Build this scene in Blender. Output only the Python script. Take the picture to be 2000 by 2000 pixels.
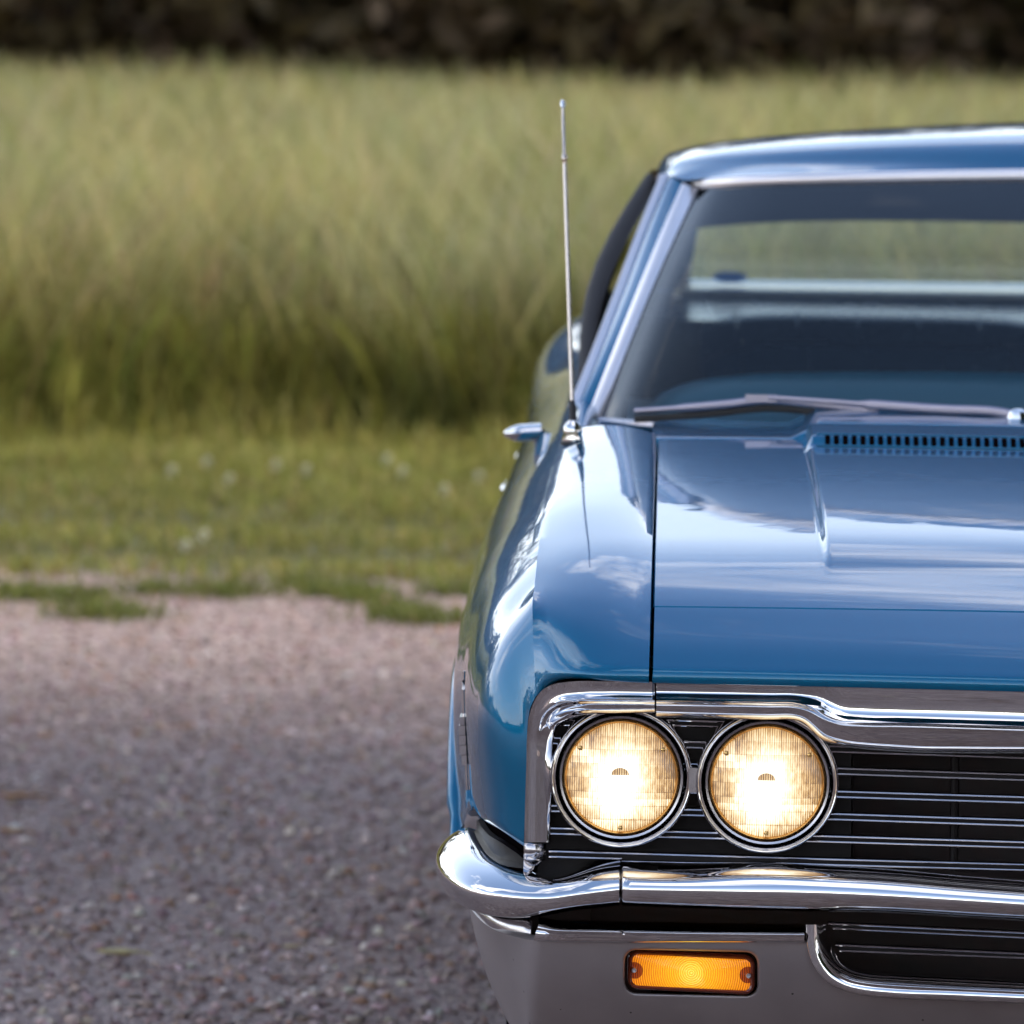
import bpy, bmesh, math, random
import numpy as np
from mathutils import Matrix, Vector

# ------------------------------------------------------------------ clear
for o in list(bpy.data.objects):
    bpy.data.objects.remove(o, do_unlink=True)
sc = bpy.context.scene
COL = sc.collection
rng = np.random.default_rng(7)
random.seed(7)

# ------------------------------------------------------------------ camera
FPX = 10900.0                    # focal length in pixels of a 2000 px wide frame
CAM = np.array([-0.72, -6.3, 1.42])
ROLL = 0.020
VPX, VPY = 1314.0, 230.0         # where the direction straight down the lot vanishes
ey = np.array([(VPX - 1000) / FPX, (1000 - VPY) / FPX, -1.0]); ey /= np.linalg.norm(ey)
ez = np.array([math.sin(ROLL), math.cos(ROLL), 0.0]); ez -= ey * ez.dot(ey); ez /= np.linalg.norm(ez)
ex = np.cross(ey, ez)
RWC = np.stack([ex, ey, ez])     # rows = world axes in camera coordinates: world = RWC @ cam
cd = bpy.data.cameras.new("camera")
cam = bpy.data.objects.new("camera", cd); COL.objects.link(cam)
cd.sensor_width = 36.0
cd.lens = FPX / 2000.0 * 36.0
cd.clip_start = 0.1; cd.clip_end = 2000.0
m4 = Matrix.Identity(4)
for i in range(3):
    for j in range(3):
        m4[i][j] = RWC[i][j]
    m4[i][3] = CAM[i]
cam.matrix_world = m4
cd.dof.use_dof = True
cd.dof.focus_distance = 6.30
cd.dof.aperture_fstop = cd.lens / 24.0     # an entrance pupil of 24 mm
sc.camera = cam

# ------------------------------------------------------------------ sky and sun
SUN_EL, SUN_AZ = math.radians(48), math.radians(88)     # azimuth from +Y towards +X
w = bpy.data.worlds.new("World"); sc.world = w; w.use_nodes = True
nt = w.node_tree; nt.nodes.clear(); N = nt.nodes.new; L = nt.links.new
wo = N('ShaderNodeOutputWorld'); bg = N('ShaderNodeBackground')
sky = N('ShaderNodeTexSky'); sky.sky_type = 'NISHITA'; sky.sun_disc = False
sky.sun_elevation = SUN_EL; sky.sun_rotation = SUN_AZ
sky.air_density = 1.0; sky.dust_density = 0.25; sky.ozone_density = 1.1
tc = N('ShaderNodeTexCoord'); sep = N('ShaderNodeSeparateXYZ'); L(tc.outputs['Generated'], sep.inputs[0])
mx = N('ShaderNodeMath'); mx.operation = 'MAXIMUM'; L(sep.outputs['Z'], mx.inputs[0]); mx.inputs[1].default_value = 0.0
ad = N('ShaderNodeMath'); ad.operation = 'ADD'; L(mx.outputs[0], ad.inputs[0]); ad.inputs[1].default_value = 0.16
cb = N('ShaderNodeCombineXYZ')
for k in (0, 1):
    dv = N('ShaderNodeMath'); dv.operation = 'DIVIDE'; L(sep.outputs[k], dv.inputs[0]); L(ad.outputs[0], dv.inputs[1]); L(dv.outputs[0], cb.inputs[k])
no = N('ShaderNodeTexNoise'); no.inputs['Scale'].default_value = 1.15; no.inputs['Detail'].default_value = 9; no.inputs['Roughness'].default_value = 0.56
L(cb.outputs[0], no.inputs['Vector'])
rp = N('ShaderNodeValToRGB'); rp.color_ramp.elements[0].position = 0.53; rp.color_ramp.elements[1].position = 0.66
L(no.outputs['Fac'], rp.inputs[0])
mxc = N('ShaderNodeMix'); mxc.data_type = 'RGBA'; L(rp.outputs['Color'], mxc.inputs[0]); L(sky.outputs[0], mxc.inputs[6])
mxc.inputs[7].default_value = (11.5, 11.3, 11.1, 1)      # sunlit cloud in the units of the sky texture
hz1 = N('ShaderNodeMath'); hz1.operation = 'MULTIPLY'; L(mx.outputs[0], hz1.inputs[0]); hz1.inputs[1].default_value = -5.5
hz2 = N('ShaderNodeMath'); hz2.operation = 'EXPONENT'; L(hz1.outputs[0], hz2.inputs[0])
hz3 = N('ShaderNodeMath'); hz3.operation = 'MULTIPLY'; L(hz2.outputs[0], hz3.inputs[0]); hz3.inputs[1].default_value = 0.9
mxh = N('ShaderNodeMix'); mxh.data_type = 'RGBA'; L(hz3.outputs[0], mxh.inputs[0]); L(mxc.outputs[2], mxh.inputs[6]); mxh.inputs[7].default_value = (13.6, 13.5, 13.4, 1)   # milky haze low over the horizon
L(mxh.outputs[2], bg.inputs['Color']); bg.inputs['Strength'].default_value = 0.112
L(bg.outputs[0], wo.inputs['Surface'])

sd = bpy.data.lights.new("sun", 'SUN'); sd.energy = 2.7; sd.angle = math.radians(18); sd.color = (1.0, 0.95, 0.87)
sun = bpy.data.objects.new("sun", sd); COL.objects.link(sun)
sv = Vector((math.sin(SUN_AZ) * math.cos(SUN_EL), math.cos(SUN_AZ) * math.cos(SUN_EL), math.sin(SUN_EL)))
sun.rotation_euler = sv.to_track_quat('Z', 'Y').to_euler()
sun.location = (30, 30, 40)

vs = sc.view_settings
vs.view_transform = 'Standard'; vs.look = 'None'; vs.gamma = 1.0; vs.exposure = 1.40; vs.use_curve_mapping = False
sc.cycles.use_denoising = True
sc.cycles.max_bounces = 7; sc.cycles.diffuse_bounces = 2; sc.cycles.glossy_bounces = 5; sc.cycles.transmission_bounces = 4; sc.cycles.transparent_max_bounces = 12
sc.cycles.use_adaptive_sampling = True; sc.cycles.adaptive_threshold = 0.03
sc.cycles.sample_clamp_indirect = 6.0
sc.cycles.caustics_reflective = False; sc.cycles.caustics_refractive = False

# ------------------------------------------------------------------ maths helpers
def U(px, py, Y):
    """point at depth Y (metres behind the headlight plane) seen at photo position px, py"""
    d = RWC @ np.array([(px - 1000) / FPX, (1000 - py) / FPX, -1.0])
    return CAM + d * ((Y - CAM[1]) / d[1])
def vee(X):                                   # plan sweep of the nose: forward towards the centre line
    a = max(0.0, -abs(X) + 0.76)
    return -0.115 * min(a, 0.62) - 0.115 * 0.6 * max(0, a - 0.62)
def Uv(px, py, Y):
    p = U(px, py, Y)
    for _ in range(4):
        p = U(px, py, Y + vee(p[0]))
    return p
def chord(P):
    d = np.sqrt(((P[1:] - P[:-1]) ** 2).sum(1)); d = np.maximum(d, 1e-7)
    return np.concatenate([[0], np.cumsum(d)])
def nspl(t, P, tt):                           # natural cubic spline
    n = len(t)
    if n == 2:
        f = ((tt - t[0]) / (t[1] - t[0]))[:, None]; return P[0] * (1 - f) + P[1] * f
    h = np.diff(t); A = np.zeros((n, n)); B = np.zeros(P.shape); A[0, 0] = A[-1, -1] = 1
    for i in range(1, n - 1):
        A[i, i - 1] = h[i - 1]; A[i, i] = 2 * (h[i - 1] + h[i]); A[i, i + 1] = h[i]
        B[i] = 6 * ((P[i + 1] - P[i]) / h[i] - (P[i] - P[i - 1]) / h[i - 1])
    M = np.linalg.solve(A, B)
    k = np.clip(np.searchsorted(t, tt, side='right') - 1, 0, n - 2)
    a = (t[k + 1] - tt)[:, None]; b = (tt - t[k])[:, None]; hk = h[k][:, None]
    return M[k] * a ** 3 / (6 * hk) + M[k + 1] * b ** 3 / (6 * hk) + (P[k] / hk - M[k] * hk / 6) * a + (P[k + 1] / hk - M[k + 1] * hk / 6) * b
def cspl(t, P, tt):                           # local Hermite spline (no overshoot across long gaps)
    n = len(t); h = np.diff(t); s = (P[1:] - P[:-1]) / h[:, None]; m = np.zeros(P.shape)
    m[0] = s[0]; m[-1] = s[-1]
    for i in range(1, n - 1):
        m[i] = (s[i - 1] * h[i] + s[i] * h[i - 1]) / (h[i - 1] + h[i])
    k = np.clip(np.searchsorted(t, tt, side='right') - 1, 0, n - 2)
    hk = h[k][:, None]; u = ((tt - t[k]) / h[k])[:, None]
    return P[k] * (2 * u ** 3 - 3 * u ** 2 + 1) + m[k] * hk * (u ** 3 - 2 * u ** 2 + u) + P[k + 1] * (-2 * u ** 3 + 3 * u ** 2) + m[k + 1] * hk * (u ** 3 - u ** 2)
def crv(P, n, f=cspl):
    P = np.array(P, float); t = chord(P); return f(t, P, np.linspace(0, t[-1], n))
def loft(C, nu, nv, fu=nspl, fv=nspl):
    """C[a][b] control net -> nu x nv points; a runs along u, b along v"""
    C = np.array(C, float)
    tv = np.mean([chord(r) / chord(r)[-1] for r in C], 0)
    R = np.stack([fv(tv, r, np.linspace(0, 1, nv)) for r in C])
    tu = np.mean([chord(R[:, j]) / chord(R[:, j])[-1] for j in range(nv)], 0)
    return np.stack([fu(tu, R[:, j], np.linspace(0, 1, nu)) for j in range(nv)], 1)
def f1(xs, ys, x, f=nspl):
    xs = np.array(xs, float); return float(f(xs, np.array(ys, float)[:, None], np.array([float(x)]))[0, 0])

# ------------------------------------------------------------------ mesh helpers
class MB:
    def __init__(self): self.v = []; self.f = []
    def add(self, v, f):
        b = len(self.v); self.v += [tuple(map(float, p)) for p in v]; self.f += [tuple(i + b for i in q) for q in f]; return self
    def grid(self, G, cu=False, cv=False, skip=None):
        G = np.asarray(G); a, b = G.shape[:2]; f = []
        for i in range(a if cu else a - 1):
            for j in range(b if cv else b - 1):
                if skip and skip(i, j): continue
                f.append((i * b + j, ((i + 1) % a) * b + j, ((i + 1) % a) * b + (j + 1) % b, i * b + (j + 1) % b))
        return self.add(G.reshape(-1, 3), f)
    def box(self, c, s, R=None):
        v = []
        for x in (-1, 1):
            for y in (-1, 1):
                for z in (-1, 1):
                    p = np.array([x * s[0] / 2, y * s[1] / 2, z * s[2] / 2]); p = R @ p if R is not None else p
                    v.append(p + np.array(c))
        return self.add(v, [(0, 1, 3, 2), (4, 6, 7, 5), (0, 4, 5, 1), (2, 3, 7, 6), (0, 2, 6, 4), (1, 5, 7, 3)])
    def tube(self, P, r, n=10, caps=True, sq=(1, 1), up=(0, 0, 1)):
        P = np.array(P, float); r = np.ones(len(P)) * np.array(r); G = []
        for i, p in enumerate(P):
            t = P[min(i + 1, len(P) - 1)] - P[max(i - 1, 0)]; t /= np.linalg.norm(t)
            a = np.cross(t, up); 
            if np.linalg.norm(a) < 1e-4: a = np.cross(t, (1, 0, 0))
            a /= np.linalg.norm(a); b = np.cross(a, t)
            th = np.linspace(0, 2 * math.pi, n, endpoint=False)
            G.append([p + r[i] * (sq[0] * a * math.cos(q) + sq[1] * b * math.sin(q)) for q in th])
        base = len(self.v); self.grid(G, cv=True)
        if caps:
            self.f.append(tuple(base + j for j in range(n))[::-1]); self.f.append(tuple(base + (len(P) - 1) * n + j for j in range(n)))
        return self
    def lathe(self, prof, c, axis='y', n=48, capend=False):
        """prof: list of (radius, offset along axis)"""
        G = []
        for r, h in prof:
            row = []
            for q in np.linspace(0, 2 * math.pi, n, endpoint=False):
                a, b = r * math.cos(q), r * math.sin(q)
                row.append({'y': (c[0] + a, c[1] + h, c[2] + b), 'z': (c[0] + a, c[1] + b, c[2] + h), 'x': (c[0] + h, c[1] + a, c[2] + b)}[axis])
            G.append(row)
        base = len(self.v); self.grid(G, cv=True)
        if capend: self.f.append(tuple(base + (len(prof) - 1) * n + j for j in range(n)))
        return self
    def mirror_join(self):
        b = len(self.v); self.v += [(-x, y, z) for x, y, z in self.v]; self.f += [tuple(i + b for i in q[::-1]) for q in list(self.f)]; return self

def build(name, mb, mat, parent=None, smooth=40, weld=0.0, mirror=None, solid=0.0, sub=0):
    """one mesh object; mirror: None, 'join' (a part that spans the centre line) or 'copy' (a second part on the other side)"""
    if mirror == 'join': mb.mirror_join(); weld = weld or 2e-5
    me = bpy.data.meshes.new(name); me.from_pydata(mb.v, [], mb.f); 
    if weld:
        bm = bmesh.new(); bm.from_mesh(me); bmesh.ops.remove_doubles(bm, verts=bm.verts, dist=weld); bmesh.ops.recalc_face_normals(bm, faces=bm.faces); bm.to_mesh(me); bm.free()
    me.update()
    if smooth is not None:
        me.polygons.foreach_set('use_smooth', np.ones(len(me.polygons), bool)); me.set_sharp_from_angle(angle=math.radians(smooth))
    me.materials.append(mat)
    def link(me):
        o = bpy.data.objects.new(name, me); COL.objects.link(o)
        if parent is not None: o.parent = parent
        if solid:
            md = o.modifiers.new('thickness', 'SOLIDIFY'); md.thickness = solid; md.offset = 0
        if sub:
            md = o.modifiers.new('sub', 'SUBSURF'); md.levels = sub; md.render_levels = sub
        return o
    o = link(me)
    if mirror == 'copy':
        m2 = me.copy(); m2.transform(Matrix.Scale(-1, 4, (1, 0, 0))); m2.flip_normals(); return o, link(m2)
    return o
def empty(name, loc, label, cat, group=None):
    o = bpy.data.objects.new(name, None); COL.objects.link(o); o.location = loc; o.empty_display_size = 0.2
    o['label'] = label; o['category'] = cat
    if group: o['group'] = group
    return o
def tag(o, label=None, cat=None, group=None, kind=None):
    for k, v in (('label', label), ('category', cat), ('group', group), ('kind', kind)):
        if v: o[k] = v
    return o

# ------------------------------------------------------------------ materials
def mat(name):
    m = bpy.data.materials.new(name); m.use_nodes = True; t = m.node_tree
    return m, t, t.nodes['Principled BSDF'], t.nodes.new, t.links.new
def pbr(name, col, rough=0.5, metal=0.0, coat=0.0, coatr=0.03, spec=0.5, bump=None, var=None, flake=None):
    m, t, b, N, L = mat(name)
    b.inputs['Base Color'].default_value = (*col, 1); b.inputs['Roughness'].default_value = rough; b.inputs['Metallic'].default_value = metal
    b.inputs['Coat Weight'].default_value = coat; b.inputs['Coat Roughness'].default_value = coatr; b.inputs['Specular IOR Level'].default_value = spec
    co = N('ShaderNodeTexCoord')
    if var:
        n = N('ShaderNodeTexNoise'); n.inputs['Scale'].default_value = var[0]; n.inputs['Detail'].default_value = 6; L(co.outputs['Object'], n.inputs['Vector'])
        r = N('ShaderNodeValToRGB'); r.color_ramp.elements[0].position = 0.35; r.color_ramp.elements[1].position = 0.7
        r.color_ramp.elements[0].color = (*[c * var[1] for c in col], 1); r.color_ramp.elements[1].color = (*[min(1, c * var[2]) for c in col], 1)
        L(n.outputs['Fac'], r.inputs[0]); L(r.outputs[0], b.inputs['Base Color'])
        mr = N('ShaderNodeMapRange'); L(n.outputs['Fac'], mr.inputs['Value']); mr.inputs['To Min'].default_value = rough * 0.75; mr.inputs['To Max'].default_value = rough * 1.3
        L(mr.outputs[0], b.inputs['Roughness'])
    if bump:
        n2 = N('ShaderNodeTexNoise'); n2.inputs['Scale'].default_value = bump[0]; n2.inputs['Detail'].default_value = 4; L(co.outputs['Object'], n2.inputs['Vector'])
        bp = N('ShaderNodeBump'); bp.inputs['Strength'].default_value = bump[1]; bp.inputs['Distance'].default_value = bump[2]
        L(n2.outputs['Fac'], bp.inputs['Height']); L(bp.outputs[0], b.inputs['Normal'])
    return m

M = {}
M['paint'] = pbr('blue_metallic_paint', (0.0004, 0.112, 0.226), 0.34, 0.42, coat=1.0, coatr=0.012, spec=0.08)
M['paint'].node_tree.nodes['Principled BSDF'].inputs['Specular Tint'].default_value = (0.05, 0.42, 0.75, 1)
t = M['paint'].node_tree; b = t.nodes['Principled BSDF']      # metal flake in the base coat, dust and swirl in the clear coat
co = t.nodes.new('ShaderNodeTexCoord'); vo = t.nodes.new('ShaderNodeTexVoronoi'); vo.inputs['Scale'].default_value = 900
t.links.new(co.outputs['Object'], vo.inputs['Vector'])
bp = t.nodes.new('ShaderNodeBump'); bp.inputs['Strength'].default_value = 0.12; bp.inputs['Distance'].default_value = 0.0006
t.links.new(vo.outputs['Color'], bp.inputs['Height']); t.links.new(bp.outputs[0], b.inputs['Normal'])
nn = t.nodes.new('ShaderNodeTexNoise'); nn.inputs['Scale'].default_value = 6; nn.inputs['Detail'].default_value = 8; t.links.new(co.outputs['Object'], nn.inputs['Vector'])
mr = t.nodes.new('ShaderNodeMapRange'); t.links.new(nn.outputs['Fac'], mr.inputs['Value']); mr.inputs['To Min'].default_value = 0.004; mr.inputs['To Max'].default_value = 0.035
t.links.new(mr.outputs[0], b.inputs['Coat Roughness'])
M['chrome'] = pbr('chrome', (0.80, 0.79, 0.80), 0.04, 1.0, bump=(7, 0.05, 0.002), var=(9, 0.93, 1.05))
M['chrome'].node_tree.nodes['Map Range'].inputs['To Min'].default_value = 0.015
M['chrome'].node_tree.nodes['Map Range'].inputs['To Max'].default_value = 0.07
M['satin'] = pbr('brushed_trim', (0.50, 0.47, 0.49), 0.22, 1.0, var=(30, 0.9, 1.08))
M['silver'] = pbr('satin_silver_paint', (0.36, 0.315, 0.32), 0.34, 0.6, coat=0.15, coatr=0.3, bump=(420, 0.08, 0.0008), var=(11, 0.9, 1.06))
M['black'] = pbr('black_enamel', (0.005, 0.0025, 0.003), 0.5, spec=0.18, bump=(300, 0.1, 0.001))
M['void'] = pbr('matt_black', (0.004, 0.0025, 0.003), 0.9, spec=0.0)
M['radiator'] = pbr('radiator_black_brown', (0.018, 0.009, 0.009), 0.7, var=(40, 0.6, 1.6))
M['rubber'] = pbr('black_rubber', (0.018, 0.015, 0.016), 0.6)
M['wiper'] = pbr('wiper_metal', (0.33, 0.30, 0.36), 0.35, 0.9)
M['mast'] = pbr('antenna_steel', (0.58, 0.50, 0.45), 0.18, 1.0)
M['trim'] = pbr('bright_trim', (0.84, 0.78, 0.78), 0.28, 0.75)
M['vinyl'] = pbr('navy_vinyl', (0.016, 0.028, 0.048), 0.26, bump=(260, 0.15, 0.001), var=(14, 0.8, 1.15))
M['dash'] = pbr('blue_dash_pad', (0.005, 0.048, 0.080), 0.32, bump=(300, 0.15, 0.001))
M['headliner'] = pbr('dark_headliner', (0.012, 0.006, 0.009), 0.9)
M['tyre'] = pbr('tyre_rubber', (0.02, 0.019, 0.019), 0.75)
M['whitetrim'] = pbr('pale_rear_trim', (0.80, 0.79, 0.75), 0.25, 0.5)

def glass(name, tint, refl=1.0):
    m, t, b, N, L = mat(name); t.nodes.remove(b)
    tr = N('ShaderNodeBsdfTransparent'); tr.inputs[0].default_value = (*tint, 1)
    gl = N('ShaderNodeBsdfGlossy'); gl.inputs['Roughness'].default_value = 0.02; gl.inputs['Color'].default_value = (refl, refl, refl, 1)
    lw = N('ShaderNodeLayerWeight'); lw.inputs['Blend'].default_value = 0.5
    pw = N('ShaderNodeMath'); pw.operation = 'POWER'; L(lw.outputs['Facing'], pw.inputs[0]); pw.inputs[1].default_value = 5.0
    fr = N('ShaderNodeMath'); fr.operation = 'MULTIPLY_ADD'; L(pw.outputs[0], fr.inputs[0]); fr.inputs[1].default_value = 0.92; fr.inputs[2].default_value = 0.028     # both faces of the pane
    mxs = N('ShaderNodeMixShader'); L(fr.outputs[0], mxs.inputs[0]); L(tr.outputs[0], mxs.inputs[1]); L(gl.outputs[0], mxs.inputs[2])
    L(mxs.outputs[0], t.nodes['Material Output'].inputs['Surface']); return m
M['glass'] = glass('window_glass', (0.86, 0.92, 0.90))
M['sideglass'] = glass('dark_cabin_glass', (0.035, 0.025, 0.028))  # near-black tint paints the dark cabin behind into the pane

# stone chips and grime on the silver panel: small dark specks of their own shape
t = M['silver'].node_tree; b = t.nodes['Principled BSDF']; co = t.nodes.new('ShaderNodeTexCoord')
vo = t.nodes.new('ShaderNodeTexVoronoi'); vo.inputs['Scale'].default_value = 34; t.links.new(co.outputs['Object'], vo.inputs['Vector'])
lt = t.nodes.new('ShaderNodeMath'); lt.operation = 'LESS_THAN'; lt.inputs[1].default_value = 0.045; t.links.new(vo.outputs['Distance'], lt.inputs[0])
mc = t.nodes.new('ShaderNodeMix'); mc.data_type = 'RGBA'; src = b.inputs['Base Color'].links[0].from_socket
t.links.new(lt.outputs[0], mc.inputs[0]); t.links.new(src, mc.inputs[6]); mc.inputs[7].default_value = (0.03, 0.022, 0.02, 1); t.links.new(mc.outputs[2], b.inputs['Base Color'])

# the clear coat bends light less than window glass; a few pale stone chips in the paint
t = M['paint'].node_tree; b = t.nodes['Principled BSDF']; b.inputs['Coat IOR'].default_value = 1.46
co = t.nodes.new('ShaderNodeTexCoord'); vo = t.nodes.new('ShaderNodeTexVoronoi'); vo.inputs['Scale'].default_value = 16; t.links.new(co.outputs['Object'], vo.inputs['Vector'])
lt = t.nodes.new('ShaderNodeMath'); lt.operation = 'LESS_THAN'; lt.inputs[1].default_value = 0.016; t.links.new(vo.outputs['Distance'], lt.inputs[0])
mc = t.nodes.new('ShaderNodeMix'); mc.data_type = 'RGBA'; mc.inputs[6].default_value = b.inputs['Base Color'].default_value; mc.inputs[7].default_value = (0.25, 0.27, 0.30, 1)
t.links.new(lt.outputs[0], mc.inputs[0]); t.links.new(mc.outputs[2], b.inputs['Base Color'])

# slow ripples in the clear coat, as in any pressed and resprayed panel
nn = t.nodes.new('ShaderNodeTexNoise'); nn.inputs['Scale'].default_value = 7; nn.inputs['Detail'].default_value = 3; t.links.new(co.outputs['Object'], nn.inputs['Vector'])
bp = t.nodes.new('ShaderNodeBump'); bp.inputs['Strength'].default_value = 0.10; bp.inputs['Distance'].default_value = 0.003; t.links.new(nn.outputs['Fac'], bp.inputs['Height']); t.links.new(bp.outputs[0], b.inputs['Coat Normal'])

# ================================================================== THE CAR
car = empty('car', (0, 2.6, 0), 'glossy blue vintage sedan with lit round headlights parked on the gravel', 'car')
CARLOC = Vector((0, 2.6, 0))
def part(name, mb, m, parent=car, **k):
    o = build(name, mb, m, parent, **k)
    for q in (o if isinstance(o, tuple) else (o,)):
        off = CARLOC if parent is car else Vector((0, 0, 0))
        q.data.transform(Matrix.Translation(-off))
    return o
# every part is modelled in world coordinates and shifted into the car's own frame; sub-parts sit in their part's frame,
# which equals the car's frame, so they take the same shift
def sub(name, mb, m, parent, **k):
    o = build(name, mb, m, parent, **k)
    for q in (o if isinstance(o, tuple) else (o,)): q.data.transform(Matrix.Translation(-CARLOC))
    return o
def to_centre(P):
    """carry a left-hand rail on to the centre line"""
    P = [np.array(p, float) for p in P]; a, b = P[-2], P[-1]
    d = (b - a) / (b[0] - a[0])
    mid = b + d * (-b[0] * 0.5); e = b + d * (-b[0]); e[0] = 0.0
    e[1] += 0.012
    return P + [mid, e]

# ---------------------------------------------------------------- hood
GAPX = -0.7295
HY = [-0.085, -0.045, 0.005, 0.055, 0.12, 0.22, 0.32, 0.42, 0.80, 1.12, 1.40]
HZ = [0.803, 0.8245, 0.8445, 0.8625, 0.8800, 0.8992, 0.9122, 0.9208, 0.9496, 0.9705, 0.9868]
def hood_z(Y): return f1(HY, HZ, Y)
def hood_pt(X, Y, yv=None):
    z = hood_z(Y)
    c = (X - GAPX) / (-GAPX)                                    # 0 at the gap, 1 at the centre
    z += 0.007 * (1 - (1 - c) ** 2) * (0.6 + 0.4 * min(1, max(0, Y + 0.085) / 0.4))
    front = np.clip((0.16 - Y) / 0.245, 0, 1)
    # raised centre panel: its edge starts as a point and grows towards the windscreen
    h = 0.0105 * (1 - math.exp(-max(0.0, Y - 0.20) / 0.075))
    xe = -0.536
    k = np.clip((X - xe) / 0.012, 0, 1)
    z += h * (k * k * (3 - 2 * k)) * (1 - 0.35 * np.clip((X - xe - 0.012) / 0.5, 0, 1))
    rk = np.clip((Y - 1.15) / 0.022, 0, 1); z += 0.012 * rk * rk * (3 - 2 * rk) * np.clip((X + 0.536) / 0.012, 0, 1)      # ramp that carries the fresh-air slots
    return np.array([X, Y + vee(X) * front, z])
def dense(a, b, n, extra=()):
    v = sorted(set(list(np.linspace(a, b, n)) + list(extra))); return v
hxs = dense(GAPX, 0, 40, [-0.543, -0.5385, -0.536, -0.5335, -0.531, -0.5285, -0.526, -0.523, -0.517])
YCR = 0.055
hys = dense(YCR + 0.003, 1.31, 60, [0.07, 0.21, 0.24, 0.27, 1.145, 1.15, 1.154, 1.158, 1.162, 1.166, 1.169, 1.172, 1.176])
mb = MB()
G = [[hood_pt(x, y) for x in hxs] for y in hys]
def flange(edge, drop, inn):
    """turn a panel edge down so that panels have thickness at their gaps"""
    edge = np.array(edge); r0 = edge + np.array(inn) * 0.35 + np.array([0, 0, -0.0012]); r1 = edge + np.array(inn) + np.array([0, 0, -0.005]); r2 = edge + np.array(inn) + np.array([0, 0, -drop])
    return np.stack([edge, r0, r1, r2])
mb.grid(G)
mb.grid(flange([g[0] for g in G], 0.03, (-0.0022, 0, 0)))
mb.grid(flange(G[0], 0.018, (0, -0.0014, 0)))
mb.grid(flange(G[-1], 0.03, (0, 0.003, 0)))
hood = part('hood', mb, M['paint'], mirror='join', smooth=50)
# nose panel below the crease, rolled under to the grille moulding
ns = [(y, hood_z(y)) for y in np.linspace(YCR - 0.0015, -0.072, 16)] + [(-0.080, 0.8062), (-0.0845, 0.8030), (-0.0860, 0.8000), (-0.0862, 0.7960), (-0.0860, 0.7925), (-0.0850, 0.7897), (-0.080, 0.7882), (-0.03, 0.788)]
def nose_pt(X, Y, z):
    p = hood_pt(X, Y); return np.array([X, p[1], z + (p[2] - hood_z(Y)) + 0.004 * 0])
mb = MB(); G = [[nose_pt(x, y, z) for x in dense(GAPX, 0, 40)] for y, z in ns]
mb.grid(G); mb.grid(flange([g[0] for g in G], 0.012, (-0.0008, 0, 0))); mb.grid(flange(G[0], 0.018, (0, 0.001, 0)))
part('nose_panel', mb, M['paint'], mirror='join', smooth=50)
# cowl panel with the fresh-air slots
def cowl_pt(X, Y):
    p = hood_pt(X, min(Y, 1.40)); return np.array([X, Y + 0.28 * (X / GAPX) ** 4 * np.clip((Y - 1.32) / 0.2, 0, 1), p[2] + (0.004 if Y > 1.4 else 0) * (Y - 1.4) / 0.1])
cys = [1.318, 1.335, 1.348, 1.362, 1.378, 1.392, 1.41, 1.44, 1.50]
mb = MB(); mb.grid([[cowl_pt(x, y) for x in dense(GAPX - 0.01, 0, 40)] for y in cys])
mb.grid(flange([cowl_pt(x, 1.318) for x in dense(GAPX - 0.01, 0, 40)], 0.03, (0, -0.003, 0)))
cowl = part('cowl', mb, M['paint'], mirror='join', smooth=50)
slotm = MB()
x = -0.508
slots = []
while x < 0.5:
    mbs = MB(); G_ = []
    for k_, yy in enumerate((1.1535, 1.1555, 1.161, 1.1675, 1.1695)):
        ins = 0.0012 if k_ in (0, 4) else 0.0; G_.append([hood_pt(x + dx, yy) + np.array([0, -0.0007, 0.0008]) for dx in (ins, 0.0024, 0.0048, 0.0072 - ins)])
    mbs.grid(G_)
    sub('vent_slot', mbs, M['void'], hood, smooth=None)
    x += 0.0118
# raised lip round the slots
mb = MB(); mb.tube([hood_pt(xx, 1.148) + np.array([0, 0, 0.001]) for xx in np.linspace(-0.52, 0, 20)], 0.0016, 6)
mb.tube([hood_pt(xx, 1.176) + np.array([0, 0, 0.001]) for xx in np.linspace(-0.52, 0, 20)], 0.0016, 6)
sub('vent_frame', mb, M['paint'], hood, mirror='join')
# hidden structure: closes the gaps and the engine bay
mb = MB(); mb.box((0, 0.72, 0.80), (1.55, 1.2, 0.02)); mb.box((0, 1.40, 0.70), (1.6, 0.02, 0.5))
mb.box((-GAPX * -1, 0.70, 0.845), (0.05, 1.1, 0.01)); mb.box((-GAPX, 0.70, 0.845), (0.05, 1.1, 0.01))
part('engine_bay', mb, M['void'], smooth=None)

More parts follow.
